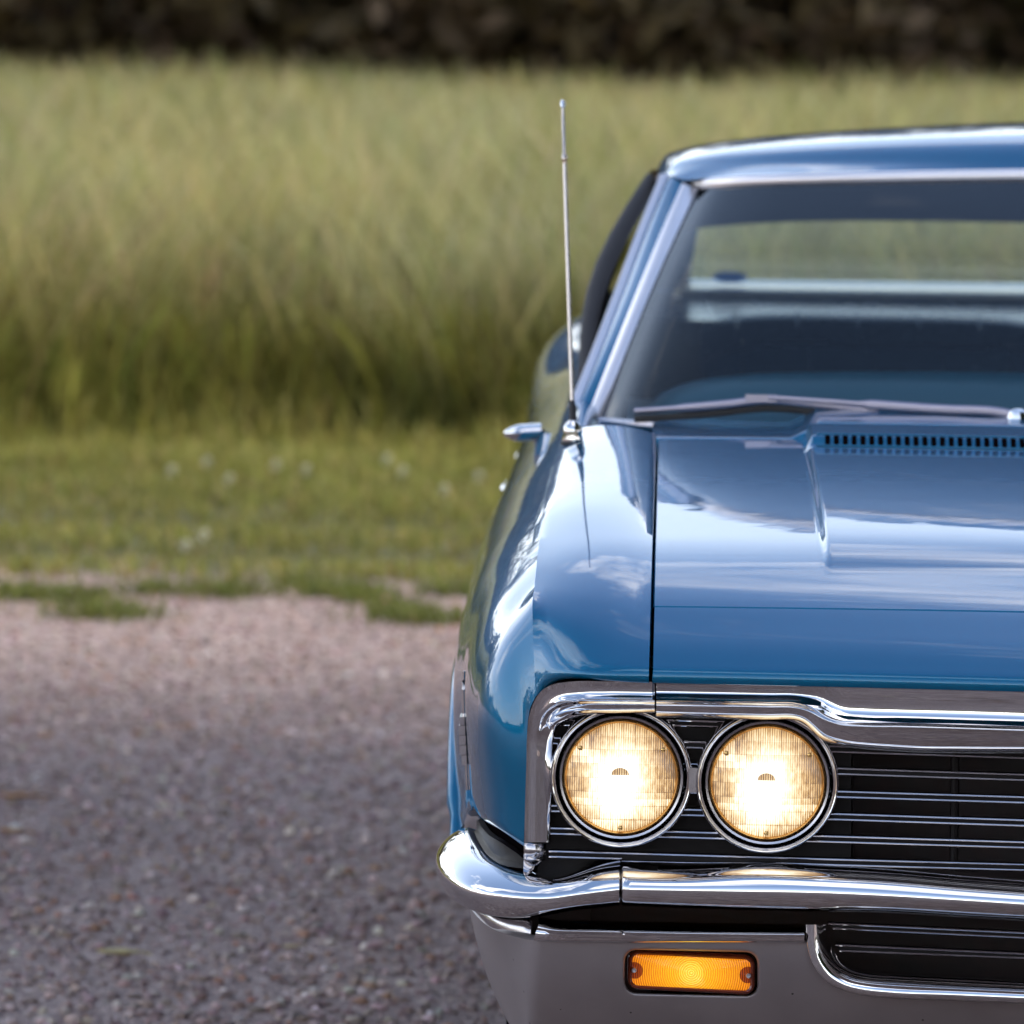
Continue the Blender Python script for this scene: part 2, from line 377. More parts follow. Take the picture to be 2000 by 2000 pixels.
# ---------------------------------------------------------------- side: fender, doors, quarter
# stations: Y -> ridge, shoulder, wide, low, bottom   as (X, Z)
ST = [
 (0.06, (-0.8805, 0.8580), (-0.9075, 0.8120), (-0.9330, 0.7420), (-0.9300, 0.6750), (-0.9240, 0.606)),
 (0.14, (-0.8805, 0.8750), (-0.9200, 0.8290), (-0.9490, 0.7500), (-0.9485, 0.6750), (-0.9410, 0.604)),
 (0.24, (-0.8800, 0.8920), (-0.9270, 0.8440), (-0.9600, 0.7580), (-0.9590, 0.6750), (-0.9530, 0.602)),
 (0.36, (-0.8800, 0.9085), (-0.9320, 0.8560), (-0.9680, 0.7640), (-0.9680, 0.6750), (-0.9640, 0.595)),
 (0.44, (-0.8792, 0.9170), (-0.9340, 0.8620), (-0.9710, 0.7660), (-0.9715, 0.6750), (-0.9690, 0.570)),
 (0.53, (-0.8782, 0.9262), (-0.9370, 0.8680), (-0.9800, 0.7680), (-0.9850, 0.6760), (-0.9840, 0.535)),
 (0.85, (-0.8735, 0.9500), (-0.9400, 0.8850), (-0.9900, 0.7750), (-0.9960, 0.6800), (-0.9930, 0.560)),
 (1.30, (-0.8655, 0.9830), (-0.9380, 0.9080), (-0.9950, 0.7900), (-0.9990, 0.6600), (-0.9900, 0.470)),
 (1.90, (-0.8630, 1.0040), (-0.9330, 0.9330), (-0.9880, 0.8100), (-0.9900, 0.6400), (-0.9680, 0.360)),
 (2.70, (-0.8700, 1.0120), (-0.9330, 0.9480), (-0.9840, 0.8200), (-0.9870, 0.6400), (-0.9650, 0.340)),
 (3.40, (-0.8830, 1.0230), (-0.9420, 0.9650), (-0.9830, 0.8300), (-0.9880, 0.6500), (-0.9700, 0.350)),
 (4.00, (-0.8950, 1.0450), (-0.9560, 0.9900), (-0.9840, 0.8500), (-0.9880, 0.6700), (-0.9750, 0.420)),
 (4.60, (-0.8850, 1.0300), (-0.9420, 0.9750), (-0.9700, 0.8500), (-0.9720, 0.6700), (-0.9550, 0.440)),
 (5.10, (-0.8450, 0.9900), (-0.8950, 0.9400), (-0.9250, 0.8200), (-0.9250, 0.6500), (-0.9050, 0.440)),
]
SY = np.array([s[0] for s in ST]); SP = np.array([[(p[0] + 0.02 * (1.42 - p[1]), p[1]) for p in s[1:]] for s in ST])      # (n,5,2)
def side_ctrl(Y):
    return nspl(SY, SP.reshape(len(ST), -1), np.array([Y])).reshape(5, 2)
def side_sec(Y, n=26):
    c = side_ctrl(Y); P = np.stack([c[:, 0], np.full(5, Y), c[:, 1]], 1)
    return crv(P, n, nspl)
def ridge(Y): c = side_ctrl(Y)[0]; return np.array([c[0], Y, c[1]])
# front edge of the fender where it meets the grille moulding, from top gap round the corner to the bottom
fe_side = crv([U(1046, 1361, -0.010), U(1036, 1382, -0.004), U(1031, 1412, 0.0), U(1029, 1460, 0.0), U(1026, 1560, 0.004), U(1023, 1652, 0.008)], 26, cspl)
NT = 16
def fender_top(Y, n=NT):
    r = ridge(Y); g = np.array([GAPX - 0.006, Y, hood_z(Y)]); t = np.linspace(0, 1, n)[:, None]
    P = g * (1 - t) + r * t; P[:, 2] += 0.010 * 4 * (t * (1 - t))[:, 0] * (0.45 + 0.55 * min(1, Y / 0.5)); return P
# side surface of the front fender, with the front wheel opening
WC, WR = 0.88, 0.365
fy = dense(0.06, 1.372, 62)
rows = [fe_side]
bulge = side_sec(0.06)
for k, t in ((1, 0.35), (2, 0.72)):
    a = fe_side * (1 - t) + bulge * t
    a[:, 0] += -0.012 * math.sin(math.pi * t) * np.linspace(0.6, 1, 26); a[:, 1] -= 0.006 * math.sin(math.pi * t)
    a[0] = fe_side[0] * (1 - t) + bulge[0] * t + np.array([0.0, -0.012 * math.sin(math.pi * t), 0.004 * math.sin(math.pi * t)])
    rows.append(a)
rows += [side_sec(y) for y in fy]
G = np.array(rows)
# smooth the first rows by re-lofting them
lo = loft(G[[0, 3, 6, 10, 14]], 40, 26, fu=nspl, fv=lambda t, P, tt: cspl(t, P, tt))
k14 = 14
G = np.concatenate([lo, G[k14 + 1:]])
for _ in range(10):
    A_ = G.copy(); G[24:60] = 0.5 * A_[24:60] + 0.25 * (A_[23:59] + A_[25:61])
mb = MB()
def inarch(i, j):
    p = (G[i, j] + G[min(i + 1, len(G) - 1), min(j + 1, 25)]) / 2
    return (p[1] - WC) ** 2 + (p[2] - 0.34) ** 2 < (WR + 0.01) ** 2 and p[2] < 0.71
mb.grid(G, skip=inarch)
RIDGE = G[:, 0].copy()
# lower edge turned under
low = G[:46, -1]
mb.grid(np.stack([low, low + np.array([0.004, 0.003, -0.004]), low + np.array([0.018, 0.012, -0.004])]))
# top surface: from the lip under the nose, over the crease, back to the cowl
toprows = []
lipY = [(-0.03, 0.788), (-0.080, 0.7882), (-0.0850, 0.7897), (-0.0860, 0.7925), (-0.0862, 0.7960), (-0.0860, 0.8000), (-0.0845, 0.8030), (-0.078, 0.8073)]
def rz(y):                       # ridge of the rolled nose: drops from the crease to the moulding corner
    return y
RA = RIDGE[:40]                  # ridge from moulding corner to Y of row 14
def ridge_at(s): return cspl(chord(RA) / chord(RA)[-1], RA, np.array([s]))[0]
gprof = [np.array([GAPX - 0.0048, y, z]) for y, z in lipY] + [np.array([GAPX - 0.0048, y, hood_z(y)]) for y in list(np.linspace(-0.06, YCR, 10)) + list(dense(0.075, float(G[39, 0, 1]), 9))]
gprof = np.array(gprof)
# matching points on the ridge: lip rows bunch at the front corner arc
arc = crv([U(1150, 1339, -0.022), U(1090, 1341, -0.018), U(1062, 1350, -0.014), U(1046, 1361, -0.010)], 12)
tg = chord(gprof) / chord(gprof)[-1]
nl = len(lipY)
for i, gp in enumerate(gprof):
    t = np.linspace(0, 1, NT)[:, None]
    s = max(0.0, (i - 2.0) / (len(gprof) - 1 - 2.0))
    r = ridge_at(s ** 1.15)
    if i < nl:                   # the lip fades out round the corner
        q = i / (nl - 1)
    P = gp * (1 - t) + r * t
    fwd = gp[1] - (r[1]); 
    e = (1 - t[:, 0] ** 3)
    P[:, 1] = r[1] + (gp[1] - r[1]) * e
    ez_ = 6.5 + (2.2 - 6.5) * np.clip((i - 4) / 8, 0, 1)
    P[:, 2] = r[2] + (gp[2] - r[2]) * (1 - t[:, 0] ** ez_) + 0.010 * (4 * t * (1 - t))[:, 0] * (0.45 + 0.55 * np.clip(gp[1] / 0.5, 0, 1)) * np.clip((i - nl) / 8, 0, 1)
    toprows.append(P)
for y in [yy for yy in fy if yy > G[39, 0, 1] + 0.004]:
    P = fender_top(y); P[:, 0] += 0.0012 * (1 - np.linspace(0, 1, NT)); toprows.append(P)
T = np.array(toprows)
for _ in range(14):              # fair the panel so that it reflects cleanly
    A_ = T.copy(); T[nl + 4:-1, 1:-1] = 0.5 * A_[nl + 4:-1, 1:-1] + 0.25 * (A_[nl + 3:-2, 1:-1] + A_[nl + 5:, 1:-1])
wt_ = (np.linspace(0, 1, NT) ** 2)[None, :, None]
for _ in range(10):              # the rolled lip dissolves into the corner
    A_ = T.copy(); sm = 0.5 * A_[1:nl + 8] + 0.25 * (A_[0:nl + 7] + A_[2:nl + 9]); T[1:nl + 8, :-1] = (A_[1:nl + 8] * (1 - wt_) + sm * wt_)[:, :-1]
mb.grid(T)
mb.grid(flange(T[nl:, 0], 0.03, (0.0016, 0, 0)))
part('fender', mb, M['paint'], mirror='copy', smooth=55, weld=4e-4)
# rear continuation: doors and quarter panels
def panel(name, y0, y1, n=24, hole=None):
    g = np.array([side_sec(y) for y in np.linspace(y0, y1, n)]); m_ = MB()
    m_.grid(g, skip=(lambda i, j: (g[i, j, 1] - hole) ** 2 + (g[i, j, 2] - 0.34) ** 2 < 0.375 ** 2) if hole else None)
    for e, d in ((g[0], 0.004), (g[-1], -0.004)):
        m_.grid(np.stack([e, e + np.array([0.004, 0, 0]), e + np.array([0.03, d, 0])]))
    r = g[:, 0]; m_.grid(np.stack([r, r + np.array([0.012, 0, 0.002]), r + np.array([0.03, 0, -0.006]), r + np.array([0.05, 0, -0.05])]))
    return part(name, m_, M['paint'], mirror='copy', smooth=55, weld=1e-4)
panel('fender_rear_edge', 1.376, 1.43, 4)
doors = panel('door', 1.436, 2.60)
rdoors = panel('rear_door', 2.606, 3.42)
panel('quarter_panel', 3.426, 5.10, 34, hole=3.92)
for dd in (doors, rdoors):
    for o_, s in zip(dd, (1, -1)):
        y = 2.40 if dd is doors else 3.22
        c = side_ctrl(y); m_ = MB(); xx = -0.968 * s
        m_.tube([(xx + 0.008 * s, y - 0.07, 0.84), (xx - 0.002 * s, y - 0.055, 0.84), (xx - 0.003 * s, y, 0.84), (xx - 0.002 * s, y + 0.055, 0.84), (xx + 0.008 * s, y + 0.07, 0.84)], 0.006, 8)
        sub('door_handle', m_, M['chrome'], o_)
# tail, boot lid, rear panel
mb = MB(); ys = np.linspace(4.28, 5.10, 14)
mb.grid([[np.array([ridge(y)[0] * (1 - t) * 0.985, y, ridge(y)[2] + 0.01 * math.sin(t * math.pi / 2) - 0.004]) for t in np.linspace(0, 1, 12)] for y in ys])
part('boot_lid', mb, M['paint'], mirror='join')
e = side_sec(5.10); mb = MB(); mb.grid([[np.array([p[0] * (1 - t), 5.10 + 0.05 * math.sin(t * math.pi / 2), p[2]]) for t in np.linspace(0, 1, 8)] for p in e])
part('rear_panel', mb, M['paint'], mirror='join')
mb = MB(); mb.box((0, 2.6, 0.30), (1.80, 4.4, 0.04)); mb.box((0, 0.45, 0.40), (1.45, 0.8, 0.03))
part('floor_pan', mb, M['void'], smooth=None)
for yc in (0.88, 3.92):
    mb = MB(); th = np.linspace(0.0, math.pi, 16)
    mb.grid([[(x_, yc + 0.375 * math.cos(q), 0.34 + 0.375 * math.sin(q)) for q in th] for x_ in (-0.905, -0.66)])
    mb.grid([[(-0.66, yc + rr * math.cos(q), 0.34 + rr * math.sin(q)) for q in th] for rr in (0.375, 0.01)])
    part('wheel_housing', mb, M['void'], mirror='copy', weld=1e-4)
for sx in (-1, 1):
    for yc in (0.88, 3.92):
        m_ = MB(); m_.lathe([(0.19, -0.09), (0.21, -0.10), (0.28, -0.105), (0.325, -0.085), (0.335, -0.05), (0.335, 0.05), (0.325, 0.085), (0.28, 0.105), (0.19, 0.09)], (0.80 * sx, yc, 0.335), 'x', 40)
        wh = part('wheel', m_, M['tyre'])
        m_ = MB(); m_.lathe([(0.20, 0.07 * sx), (0.195, 0.095 * sx), (0.17, 0.088 * sx), (0.15, 0.075 * sx), (0.10, 0.09 * sx), (0.06, 0.105 * sx), (0.01, 0.11 * sx)], (0.80 * sx, yc, 0.335), 'x', 32, True)
        sub('hubcap', m_, M['chrome'], wh)
# fender emblem and side moulding (seen edge-on)
mb = MB(); c = side_ctrl(0.37)
def side_x(y, z):
    s_ = side_sec(y); return float(np.interp(-z, -s_[:, 2], s_[:, 0]))
zs = np.linspace(0.606, 0.75, 14)
mb.tube([np.array([side_x(0.395, z) - 0.001, 0.395, z]) for z in zs], 0.0028, 6)
part('side_moulding', mb, M['satin'], mirror='copy')
mb = MB()
for z0, z1, wdt in ((0.640, 0.652, 0.006), (0.6525, 0.664, 0.008), (0.6645, 0.676, 0.008), (0.6765, 0.688, 0.0075), (0.6885, 0.698, 0.006)):
    z = (z0 + z1) / 2; mb.box((side_x(0.385, z) - wdt / 2, 0.385, z), (wdt, 0.05, z1 - z0))
part('fender_emblem', mb, M['chrome'], smooth=None, mirror='copy')
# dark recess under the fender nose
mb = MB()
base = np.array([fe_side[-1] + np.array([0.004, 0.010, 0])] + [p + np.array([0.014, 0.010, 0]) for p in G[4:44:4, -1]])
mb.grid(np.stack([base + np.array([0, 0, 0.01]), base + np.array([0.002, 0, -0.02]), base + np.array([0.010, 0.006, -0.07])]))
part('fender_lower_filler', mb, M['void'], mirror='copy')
mb = MB(); b2 = base + np.array([-0.007, -0.006, 0]); b2[0] = base[0] + np.array([0, -0.004, 0]); mb.grid(np.stack([b2 + np.array([0.006, 0.004, -0.0185]), b2 + np.array([0, 0, -0.0195]), b2 + np.array([0.0, 0, -0.036]), b2 + np.array([0.004, 0.002, -0.06])]))
part('fender_lower_lip', mb, M['black'], mirror='copy')

# rolled lip round the front wheel opening
mb = MB(); P = [np.array([-0.968 + 0.002 * math.cos(q) - 0.007 * max(0.0, math.sin(q) - 0.55) / 0.45, 0.88 + 0.372 * math.cos(q), 0.34 + 0.372 * math.sin(q)]) for q in np.radians(np.linspace(152, 28, 40))]
mb.tube(P, [0.009] * 3 + [0.0135] * 34 + [0.009] * 3, 14, sq=(1.0, 1.35)); part('wheel_arch_lip', mb, M['paint'], mirror='copy')

# ---------------------------------------------------------------- grille moulding (chrome surround)
def rail_strip(rails, n):
    """rails: list of point lists with equal counts; splined along their length"""
    R = np.array(rails, float); t = np.mean([chord(r) / chord(r)[-1] for r in R], 0)
    return np.stack([cspl(t, r, np.linspace(0, 1, n)) for r in R])
# corner piece on the fender: rails O (outer edge), A, B, C (bead), I (inner edge), K (return into the opening)
def mo(rows):
    return [[Uv(*p) for p in r] for r in zip(*rows)]
def mrow(O, A, B, C_, I, d, bead=1.0):
    """station of the moulding: d = how far forward its face stands, bead = height of the raised bead"""
    return [(O[0], O[1], -d), (A[0], A[1], -d + 0.002), (B[0], B[1], -d + 0.003 - 0.0085 * bead), (C_[0], C_[1], -d + 0.0035), (I[0], I[1], -d + 0.0050), (I[0] + 1, I[1] + 2, 0.03)]
rows = [
 mrow((1024, 1645), (1033, 1645), (1043, 1645), (1054, 1645), (1063, 1645), 0.020, 0.25), mrow((1025.5, 1570), (1034, 1570), (1044, 1570), (1055, 1570), (1064.5, 1570), 0.020, 0.25),
 mrow((1028, 1490), (1036, 1490), (1046, 1490), (1057, 1490), (1066, 1490), 0.020, 0.25), mrow((1030, 1430), (1038, 1430), (1048, 1430), (1059, 1432), (1069, 1434), 0.022, 0.3),
 mrow((1033, 1402), (1043, 1407), (1053, 1411), (1065, 1416), (1074, 1419), 0.026, 0.55), mrow((1042, 1373), (1053, 1384), (1063, 1391), (1074, 1399), (1084, 1405), 0.036, 0.95),
 mrow((1058, 1349), (1070, 1367), (1079, 1376), (1090, 1386), (1100, 1394), 0.048), mrow((1083, 1336), (1094, 1359), (1100, 1368), (1112, 1379), (1120, 1387), 0.060),
 mrow((1118, 1331), (1125, 1357), (1128, 1366), (1135, 1376.5), (1142, 1384), 0.069), mrow((1190, 1331), (1190, 1356), (1190, 1366), (1192, 1376), (1195, 1383), 0.075), mrow((1278.5, 1332), (1278.5, 1357), (1278.5, 1367), (1278.5, 1377), (1278.5, 1383), 0.077)]
R = rail_strip(mo(rows), 90)
mb = MB(); 
Gm = loft(R.transpose(1, 0, 2), 90, 31, fu=lambda t, P, tt: cspl(t, P, tt), fv=lambda t, P, tt: cspl(t, P, tt))
mb.grid(Gm); e = Gm[-1]; mb.grid(np.stack([e, e + np.array([0.0006, 0.003, 0]), e + np.array([0, 0.03, 0])]))
part('headlight_moulding', mb, M['chrome'], mirror='copy', smooth=60)
rows = []
for O, A, B, C_, I in (((1282, 1336), (1282, 1357), (1282, 1368), (1282, 1378), (1282, 1384.5)), ((1400, 1338), (1400, 1359), (1400, 1369.5), (1400, 1380), (1400, 1387)), ((1500, 1340), (1500, 1361), (1500, 1371), (1500, 1382), (1500, 1389)),
   ((1565, 1341), (1565, 1363), (1563, 1373.5), (1560, 1384.5), (1558, 1391)), ((1598, 1342), (1600, 1370), (1592, 1382), (1584, 1393), (1580, 1399)), ((1618, 1342.5), (1620, 1381), (1611, 1394), (1602, 1406), (1597, 1412)),
   ((1640, 1343), (1642, 1392), (1636, 1404), (1628, 1418), (1620, 1425)), ((1680, 1343.5), (1680, 1396), (1680, 1409), (1677, 1422), (1665, 1432)), ((1760, 1345), (1760, 1399), (1760, 1411), (1760, 1424), (1760, 1437)), ((1880, 1347), (1880, 1402), (1880, 1414.5), (1880, 1427), (1880, 1440)), ((2000, 1350), (2000, 1406), (2000, 1418), (2000, 1431), (2000, 1443))):
    rows.append(mrow(O, A, B, C_, I, 0.077))
rr = [to_centre(r) for r in mo(rows)]
R = rail_strip(rr, 130)
Gm = loft(R.transpose(1, 0, 2), 130, 31, fu=lambda t, P, tt: cspl(t, P, tt), fv=lambda t, P, tt: cspl(t, P, tt))
mb = MB(); mb.grid(Gm); e = Gm[0]; mb.grid(np.stack([e, e + np.array([-0.0006, 0.003, 0]), e + np.array([0, 0.03, 0])]))
part('grille_moulding', mb, M['chrome'], mirror='join', smooth=60)
# small chrome end caps at the foot of the moulding
mb = MB()
mb.grid(loft([[U(1025, 1647, -0.012), U(1044, 1647, -0.016), U(1064, 1648, -0.006)], [U(1024, 1663, -0.014), U(1044, 1664, -0.018), U(1064, 1664, -0.008)], [U(1024, 1679, -0.006), U(1044, 1680, -0.010), U(1063, 1679, 0.0)]], 8, 8))
part('moulding_foot', mb, M['satin'], mirror='copy', solid=0.003)
mb = MB(); mb.add([U(1023, 1681, -0.008), U(1060, 1681, -0.002), U(1052, 1690, -0.012), U(1026, 1713, -0.030), U(1022, 1712, -0.024)], [(0, 1, 2, 3, 4)])
part('moulding_wedge', mb, M['chrome'], mirror='copy', smooth=None, solid=0.002)

# ---------------------------------------------------------------- grille
# black backing round the lamps, cut away towards the centre
def line(px0, py0, px1, py1, Y, n=24, centre=True):
    P = [Uv(px0 + (px1 - px0) * t, py0 + (py1 - py0) * t, Y) for t in np.linspace(0, 1, n)]
    return to_centre(P) if centre else P
mb = MB()
top = [Uv(x_, 1375 + (x_ - 1060) * 0.03, 0.022) for x_ in np.linspace(1056, 1662, 30)]; bot = [Uv(x_, 1722 + (x_ - 1060) * 0.01, 0.022) for x_ in np.linspace(1050, 1662, 30)]
mb.grid([top, bot]); mb.grid([[top[-1], bot[-1]], [top[-1] + np.array([0.005, 0.08, 0]), bot[-1] + np.array([0.005, 0.08, 0])]])
grp = part('grille_panel', mb, M['black'], mirror='copy', smooth=30)
mb = MB(); mb.grid([[np.array([x_, 0.16 + vee(x_) * 0.8, z]) for x_ in np.linspace(-0.80, 0, 12)] for z in (0.80, 0.38)])
mb.grid([[np.array([x_, y_, 0.800]) for x_ in np.linspace(-0.80, 0, 12)] for y_ in (-0.02, 0.16)])
mb.box((-0.842, 0.13, 0.515), (0.09, 0.02, 0.10))
part('radiator_baffle', mb, M['radiator'], mirror='join', smooth=None)
# bars: each a dark web with a thin chrome rib along its top and bottom edge
def bar(y0, y1, x0=1072.0, h=10.5):
    """y0, y1: photo height of the upper rib at px 1640 and px 2000"""
    sl = (y1 - y0) / 360.0
    f = lambda px: y0 + sl * (px - 1640) if px > 1640 else y0 + (px - 1640) * 0.0290 - 0.0
    web = MB(); ra = [Uv(px, f(px), -0.004) for px in np.linspace(x0, 2000, 40)]; rb = [Uv(px, f(px) + h, -0.004) for px in np.linspace(x0, 2000, 40)]
    ra = to_centre(ra); rb = to_centre(rb)
    web.grid([[p + np.array([0, 0.022, 0]) for p in ra], [p + np.array([0, 0.003, 0]) for p in ra], [p + np.array([0, 0.003, 0]) for p in rb], [p + np.array([0, 0.022, 0]) for p in rb]])
    o = part('grille_bar', web, M['black'], mirror='join', smooth=30)
    for r_ in (ra, rb):
        m_ = MB(); m_.tube(r_, 0.00120, 8, False); sub('chrome_rib', m_, M['satin'], o, mirror='join')
    return o
for y0, y1 in ((1458, 1470), (1501, 1513), (1546, 1557), (1590, 1602), (1634, 1645), (1679, 1689)):
    bar(y0, y1)
# two ribs that sit only between and beside the lamps, above the first long bar
def short_bar(px0, px1, ya, yb, h=10):
    P = [Uv(px, ya + (yb - ya) * (px - px0) / (px1 - px0), 0.010) for px in np.linspace(px0, px1, 8)]
    Q = [Uv(px, ya + h + (yb - ya) * (px - px0) / (px1 - px0), 0.010) for px in np.linspace(px0, px1, 8)]
    w_ = MB(); w_.grid([[p + np.array([0, 0.012, 0]) for p in P], P, Q, [p + np.array([0, 0.012, 0]) for p in Q]])
    o, o2 = part('grille_bar', w_, M['black'], mirror='copy', smooth=30)
    for k_ in (P, Q):
        m_ = MB(); m_.tube(k_, 0.0013, 8); a_, b_ = build('chrome_rib', m_, M['chrome'], o, mirror='copy')
        a_.data.transform(Matrix.Translation(-CARLOC)); b_.data.transform(Matrix.Translation(-CARLOC)); b_.parent = o2
short_bar(1076, 1150, 1405, 1407); short_bar(1290, 1420, 1406, 1410); short_bar(1565, 1616, 1418, 1420)
# upright ribs behind the bars
mb = MB(); P = [Uv(1866 - 0.012 * (y_ - 1440), y_, 0.012) for y_ in np.linspace(1440, 1700, 8)]; mb.tube(P, 0.005, 8)
part('grille_upright', mb, M['black'], mirror='copy')

# ---------------------------------------------------------------- headlights
m, t, b, N, L = mat('lit_sealed_beam')
co = N('ShaderNodeTexCoord'); sp = N('ShaderNodeSeparateXYZ'); L(co.outputs['Object'], sp.inputs[0])
def mth(op, a, b_=None, clamp=False):
    n = N('ShaderNodeMath'); n.operation = op; n.use_clamp = clamp
    for k, q in ((0, a), (1, b_)):
        if q is None: continue
        if isinstance(q, (int, float)): n.inputs[k].default_value = q
        else: L(q, n.inputs[k])
    return n.outputs[0]
X_, Z_ = sp.outputs['X'], sp.outputs['Z']
xr = mth('DIVIDE', X_, 0.0625); zr = mth('DIVIDE', Z_, 0.0625)
rad = mth('SQRT', mth('ADD', mth('POWER', mth('ABSOLUTE', xr), 2.0), mth('POWER', mth('ABSOLUTE', mth('MULTIPLY', zr, 0.94)), 2.0)))
br = N('ShaderNodeTexBrick'); br.offset = 0.35; br.inputs['Scale'].default_value = 1.0; br.inputs['Brick Width'].default_value = 0.024; br.inputs['Row Height'].default_value = 0.016
br.inputs['Mortar Size'].default_value = 0.0004; br.inputs['Color1'].default_value = (0.15, 0.15, 0.15, 1); br.inputs['Color2'].default_value = (0.85, 0.85, 0.85, 1); br.inputs['Mortar'].default_value = (0.0, 0, 0, 1)
cbv = N('ShaderNodeCombineXYZ'); L(X_, cbv.inputs[0]); L(Z_, cbv.inputs[1]); L(cbv.outputs[0], br.inputs['Vector'])
flute = mth('SINE', mth('MULTIPLY', X_, 2 * math.pi / 0.0026))
nz = N('ShaderNodeTexNoise'); nz.inputs['Scale'].default_value = 1.0; nz.inputs['Detail'].default_value = 5
mp = N('ShaderNodeMapping'); mp.inputs['Scale'].default_value = (240, 1, 110); L(co.outputs['Object'], mp.inputs[0]); L(mp.outputs[0], nz.inputs['Vector'])
core = mth('SUBTRACT', 1.10, rad)
v = mth('ADD', mth('MULTIPLY', core, 1.36), mth('MULTIPLY', mth('SUBTRACT', br.outputs['Color'], 0.5), 0.34))
br2 = N('ShaderNodeTexBrick'); br2.offset = 0.62; br2.squash = 1.4; br2.squash_frequency = 3; br2.inputs['Scale'].default_value = 1.0; br2.inputs['Brick Width'].default_value = 0.037; br2.inputs['Row Height'].default_value = 0.0235; br2.inputs['Mortar Size'].default_value = 0.0003
br2.inputs['Color1'].default_value = (0.0, 0.0, 0.0, 1); br2.inputs['Color2'].default_value = (1, 1, 1, 1); br2.inputs['Mortar'].default_value = (0.2, 0.2, 0.2, 1); L(cbv.outputs[0], br2.inputs['Vector'])
v = mth('ADD', v, mth('MULTIPLY', mth('SUBTRACT', br2.outputs['Color'], 0.45), 0.42))
v = mth('ADD', v, mth('MULTIPLY', flute, mth('MULTIPLY', 0.22, rad))); v = mth('ADD', v, mth('MULTIPLY', mth('SUBTRACT', nz.outputs['Fac'], 0.5), 0.75))
# the bulb shield shows as a small dark hood just above the middle
bx = mth('POWER', mth('ABSOLUTE', mth('DIVIDE', mth('ADD', xr, 0.02), 0.16)), 2.0); bz = mth('POWER', mth('ABSOLUTE', mth('DIVIDE', mth('SUBTRACT', zr, 0.06), 0.13)), 2.0)
shd = mth('LESS_THAN', mth('ADD', bx, bz), 1.0); shd = mth('MULTIPLY', shd, mth('GREATER_THAN', zr, 0.06))
v = mth('SUBTRACT', v, mth('MULTIPLY', shd, mth('ADD', 0.98, mth('MULTIPLY', flute, 0.34))))
rp = N('ShaderNodeValToRGB'); els = rp.color_ramp.elements
els[0].position = 0.0; els[0].color = (0.16, 0.075, 0.02, 1); els[1].position = 1.0; els[1].color = (1.6, 1.5, 1.2, 1)
for p_, c_ in ((0.22, (0.50, 0.25, 0.07, 1)), (0.42, (0.90, 0.58, 0.24, 1)), (0.62, (1.15, 0.95, 0.60, 1)), (0.8, (1.4, 1.28, 0.95, 1))):
    q_ = els.new(p_); q_.color = c_
L(v, rp.inputs[0]); L(rp.outputs[0], b.inputs['Emission Color']); b.inputs['Emission Strength'].default_value = 0.37
b.inputs['Base Color'].default_value = (0.25, 0.22, 0.18, 1); b.inputs['Roughness'].default_value = 0.06
bmp = N('ShaderNodeBump'); bmp.inputs['Strength'].default_value = 0.35; bmp.inputs['Distance'].default_value = 0.0008; L(mth('ADD', flute, mth('MULTIPLY', br.outputs['Color'], 2.0)), bmp.inputs['Height']); L(bmp.outputs[0], b.inputs['Normal'])
M['beam'] = m
M['goldring'] = pbr('warm_reflector_rim', (0.75, 0.46, 0.17), 0.25, 0.8)
def headlight(c, sx):
    c = np.array([c[0] * sx, c[1], c[2]])
    m_ = MB(); m_.lathe([(0.0735, 0.020), (0.0737, -0.004), (0.0745, -0.0075), (0.0755, -0.0085), (0.0762, -0.0070), (0.0768, -0.0085), (0.0782, -0.0095), (0.0792, -0.0070), (0.0796, -0.0025), (0.0801, -0.0035), (0.0808, 0.002), (0.0812, 0.030)], c, 'y', 72)
    ring = part('headlight', m_, M['chrome'], smooth=50)
    m_ = MB(); m_.lathe([(0.0738, 0.0), (0.0732, 0.010), (0.0722, 0.013), (0.0712, 0.008)], c + np.array([0, -0.0045, 0]), 'y', 64); sub('rim_groove', m_, M['void'], ring)
    m_ = MB(); m_.lathe([(0.0716, 0.014), (0.0712, -0.001), (0.0696, -0.0042), (0.0672, -0.0035), (0.0655, 0.004)], c + np.array([0, -0.004, 0]), 'y', 64); sub('retaining_ring', m_, M['satin'], ring)
    m_ = MB(); m_.lathe([(0.0656, 0.002), (0.0650, -0.003), (0.0636, -0.0048), (0.0622, -0.0035), (0.0612, 0.0)], c + np.array([0, -0.003, 0]), 'y', 64); sub('lens_rim', m_, M['goldring'], ring)
    # lens in its own frame so that its flutes are centred
    m_ = MB(); prof = [(0.0618, 0.0)] + [(0.0618 * math.sqrt(max(0, 1 - (k / 14) ** 1.15)), -0.013 * (k / 14) ** 0.9) for k in range(1, 14)]
    m_.lathe([(max(r_, 0.0006), h_) for r_, h_ in prof] + [(0.0005, -0.0130)], (0, 0, 0), 'y', 64, True)
    lens = build('lens', m_, M['beam'], ring, smooth=80); lens.location = Vector(c + np.array([0, -0.004, 0])) - CARLOC
    m_ = MB()
    for q in (35, 145, 270):
        a = math.radians(q); p = np.array([0.0570 * math.cos(a), -0.0065, 0.0570 * math.sin(a)]) + c
        m_.lathe([(0.0028, 0.002), (0.0028, -0.003), (0.0012, -0.0042), (0.0003, -0.0042)], p, 'y', 10, True)
    sub('aiming_lug', m_, M['goldring'], ring)
for px, py in ((1213.5, 1517), (1498.5, 1527.5)):
    c = Uv(px, py, -0.020)
    for sx in (1, -1): headlight(c, sx)
mb = MB(); mb.box(Uv(1356, 1523, -0.018), (0.012, 0.01, 0.028)); part('lamp_bridge', mb, M['satin'], mirror='copy')

